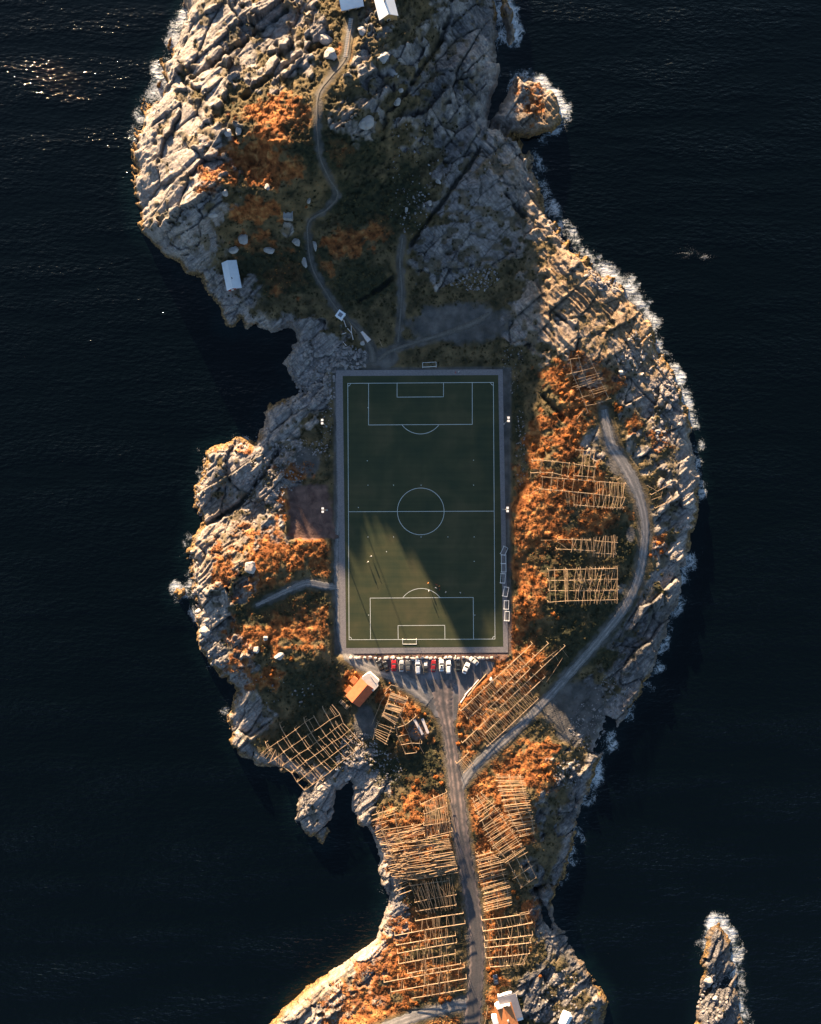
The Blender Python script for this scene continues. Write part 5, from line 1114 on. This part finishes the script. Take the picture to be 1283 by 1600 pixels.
# ------------------------------------------------------------------ people
def person_mesh(pose, m_):
    me = bpy.data.meshes.new('person')
    s_ = pose
    J = [(0,0,.98,.14,.12),(0,0,1.15,.13,.10),(0,0,1.38,.17,.11),(0,0,1.50,.06,.06),(0,.01,1.62,.085,.10),(0,.01,1.74,.075,.085),
         (.18,0,1.41,.06,.06),(.27,.05*s_,1.16,.045,.045),(.28,.18*s_,.95,.035,.035),(.28,.22*s_,.87,.04,.025),
         (-.18,0,1.41,.06,.06),(-.27,-.05*s_,1.16,.045,.045),(-.28,.06*s_,.93,.035,.035),(-.28,.08*s_,.85,.04,.025),
         (.09,0,.90,.10,.10),(.11,.16*s_,.50,.065,.065),(.11,.05*s_,.09,.045,.045),(.11,.18+.05*s_,.04,.04,.035),
         (-.09,0,.90,.10,.10),(-.11,-.10*s_,.50,.065,.065),(-.11,-.28*s_,.12,.045,.045),(-.11,-.15*s_,.04,.04,.035)]
    E = [(0,1),(1,2),(2,3),(3,4),(4,5),(2,6),(6,7),(7,8),(8,9),(2,10),(10,11),(11,12),(12,13),(0,14),(14,15),(15,16),(16,17),(0,18),(18,19),(19,20),(20,21)]
    me.from_pydata([j[:3] for j in J], E, []); o = bpy.data.objects.new('person', me); COL.objects.link(o)
    md = o.modifiers.new('skin', 'SKIN'); md.use_smooth_shade = True
    for i, j in enumerate(J): me.skin_vertices[0].data[i].radius = (j[3], j[4])
    me.skin_vertices[0].data[0].use_root = True
    sb = o.modifiers.new('sub', 'SUBSURF'); sb.levels = 1; sb.render_levels = 1
    dg = bpy.context.evaluated_depsgraph_get(); ev = bpy.data.meshes.new_from_object(o.evaluated_get(dg)); bpy.data.objects.remove(o)
    ev.materials.clear(); ev.materials.append(m_); return ev
cl = {'white': mat('white_kit', (.75, .75, .75), .9), 'red': mat('red_kit', (.5, .05, .04), .9), 'orange': mat('orange_bib', (.75, .25, .05), .9), 'dark': mat('dark_clothes', (.03, .035, .05), .9)}
M['hair'] = mat('brown_hair', (.06, .04, .025), .9); M['skin'] = mat('skin', (.5, .33, .25), .7)
PMs = {(c, s_): person_mesh(s_, cl[c]) for c in cl for s_ in (1,)}
def person(px, py, ang, c, label, z=3.0):
    k_ = P(px, py, z+1.0); o = bpy.data.objects.new('person', PMs[(c, 1)]); COL.objects.link(o); o.location = (k_[0], k_[1], z); o.rotation_euler = (0, 0, ang)
    tag(o, label, 'person')
    h = MB(); v = IV*np.array([.105, .115, .12])+np.array([0, -.005, 1.72]); v = np.where((v[:, 2] < 1.68)[:, None], v*np.array([.9, .9, 1]), v)
    h.raw(v, IF).build('hair', M['hair'], o, True)
    f = MB(); v2 = IV*np.array([.08, .05, .11])+np.array([0, .085, 1.62]); f.raw(v2, IF).build('face', M['skin'], o, True)
person(669, 911, 0.3, 'orange', 'person in orange bib standing north of the penalty arc')
person(670, 923.5, 1.2, 'white', 'person in white shirt standing just inside the penalty arc')
person(682.5, 914, 2.2, 'red', 'person in red at the upper left of the small circle of players')
person(686.5, 916, 3.2, 'orange', 'person in orange bib at the right of the small circle of players')
person(687, 921, 4.2, 'red', 'person in red at the bottom of the small circle of players')
person(681, 918.5, 5.4, 'white', 'person in white at the left of the small circle of players')
person(696.5, 925.5, .6, 'white', 'person in white standing right of the penalty arc')
person(719.5, 926, 1.9, 'white', 'person in white near the right corner of the penalty area')
person(725, 927, 4.8, 'dark', 'person in dark clothes next to the one in white by the right penalty corner')
person(580, 869, 2.8, 'white', 'person in white alone on the western half of the pitch')
person(575, 878, .2, 'white', 'person in white walking just behind the lone one on the western half')
person(717, 580.5, .2, 'white', 'person in white standing on the path behind the northern goal line')
person(712, 582, 1.4, 'red', 'person in red next to the one in white on the northern path')
person(712, 1025.5, 1.4, 'white', 'person in white standing beside the stones above the black car', 2.98)
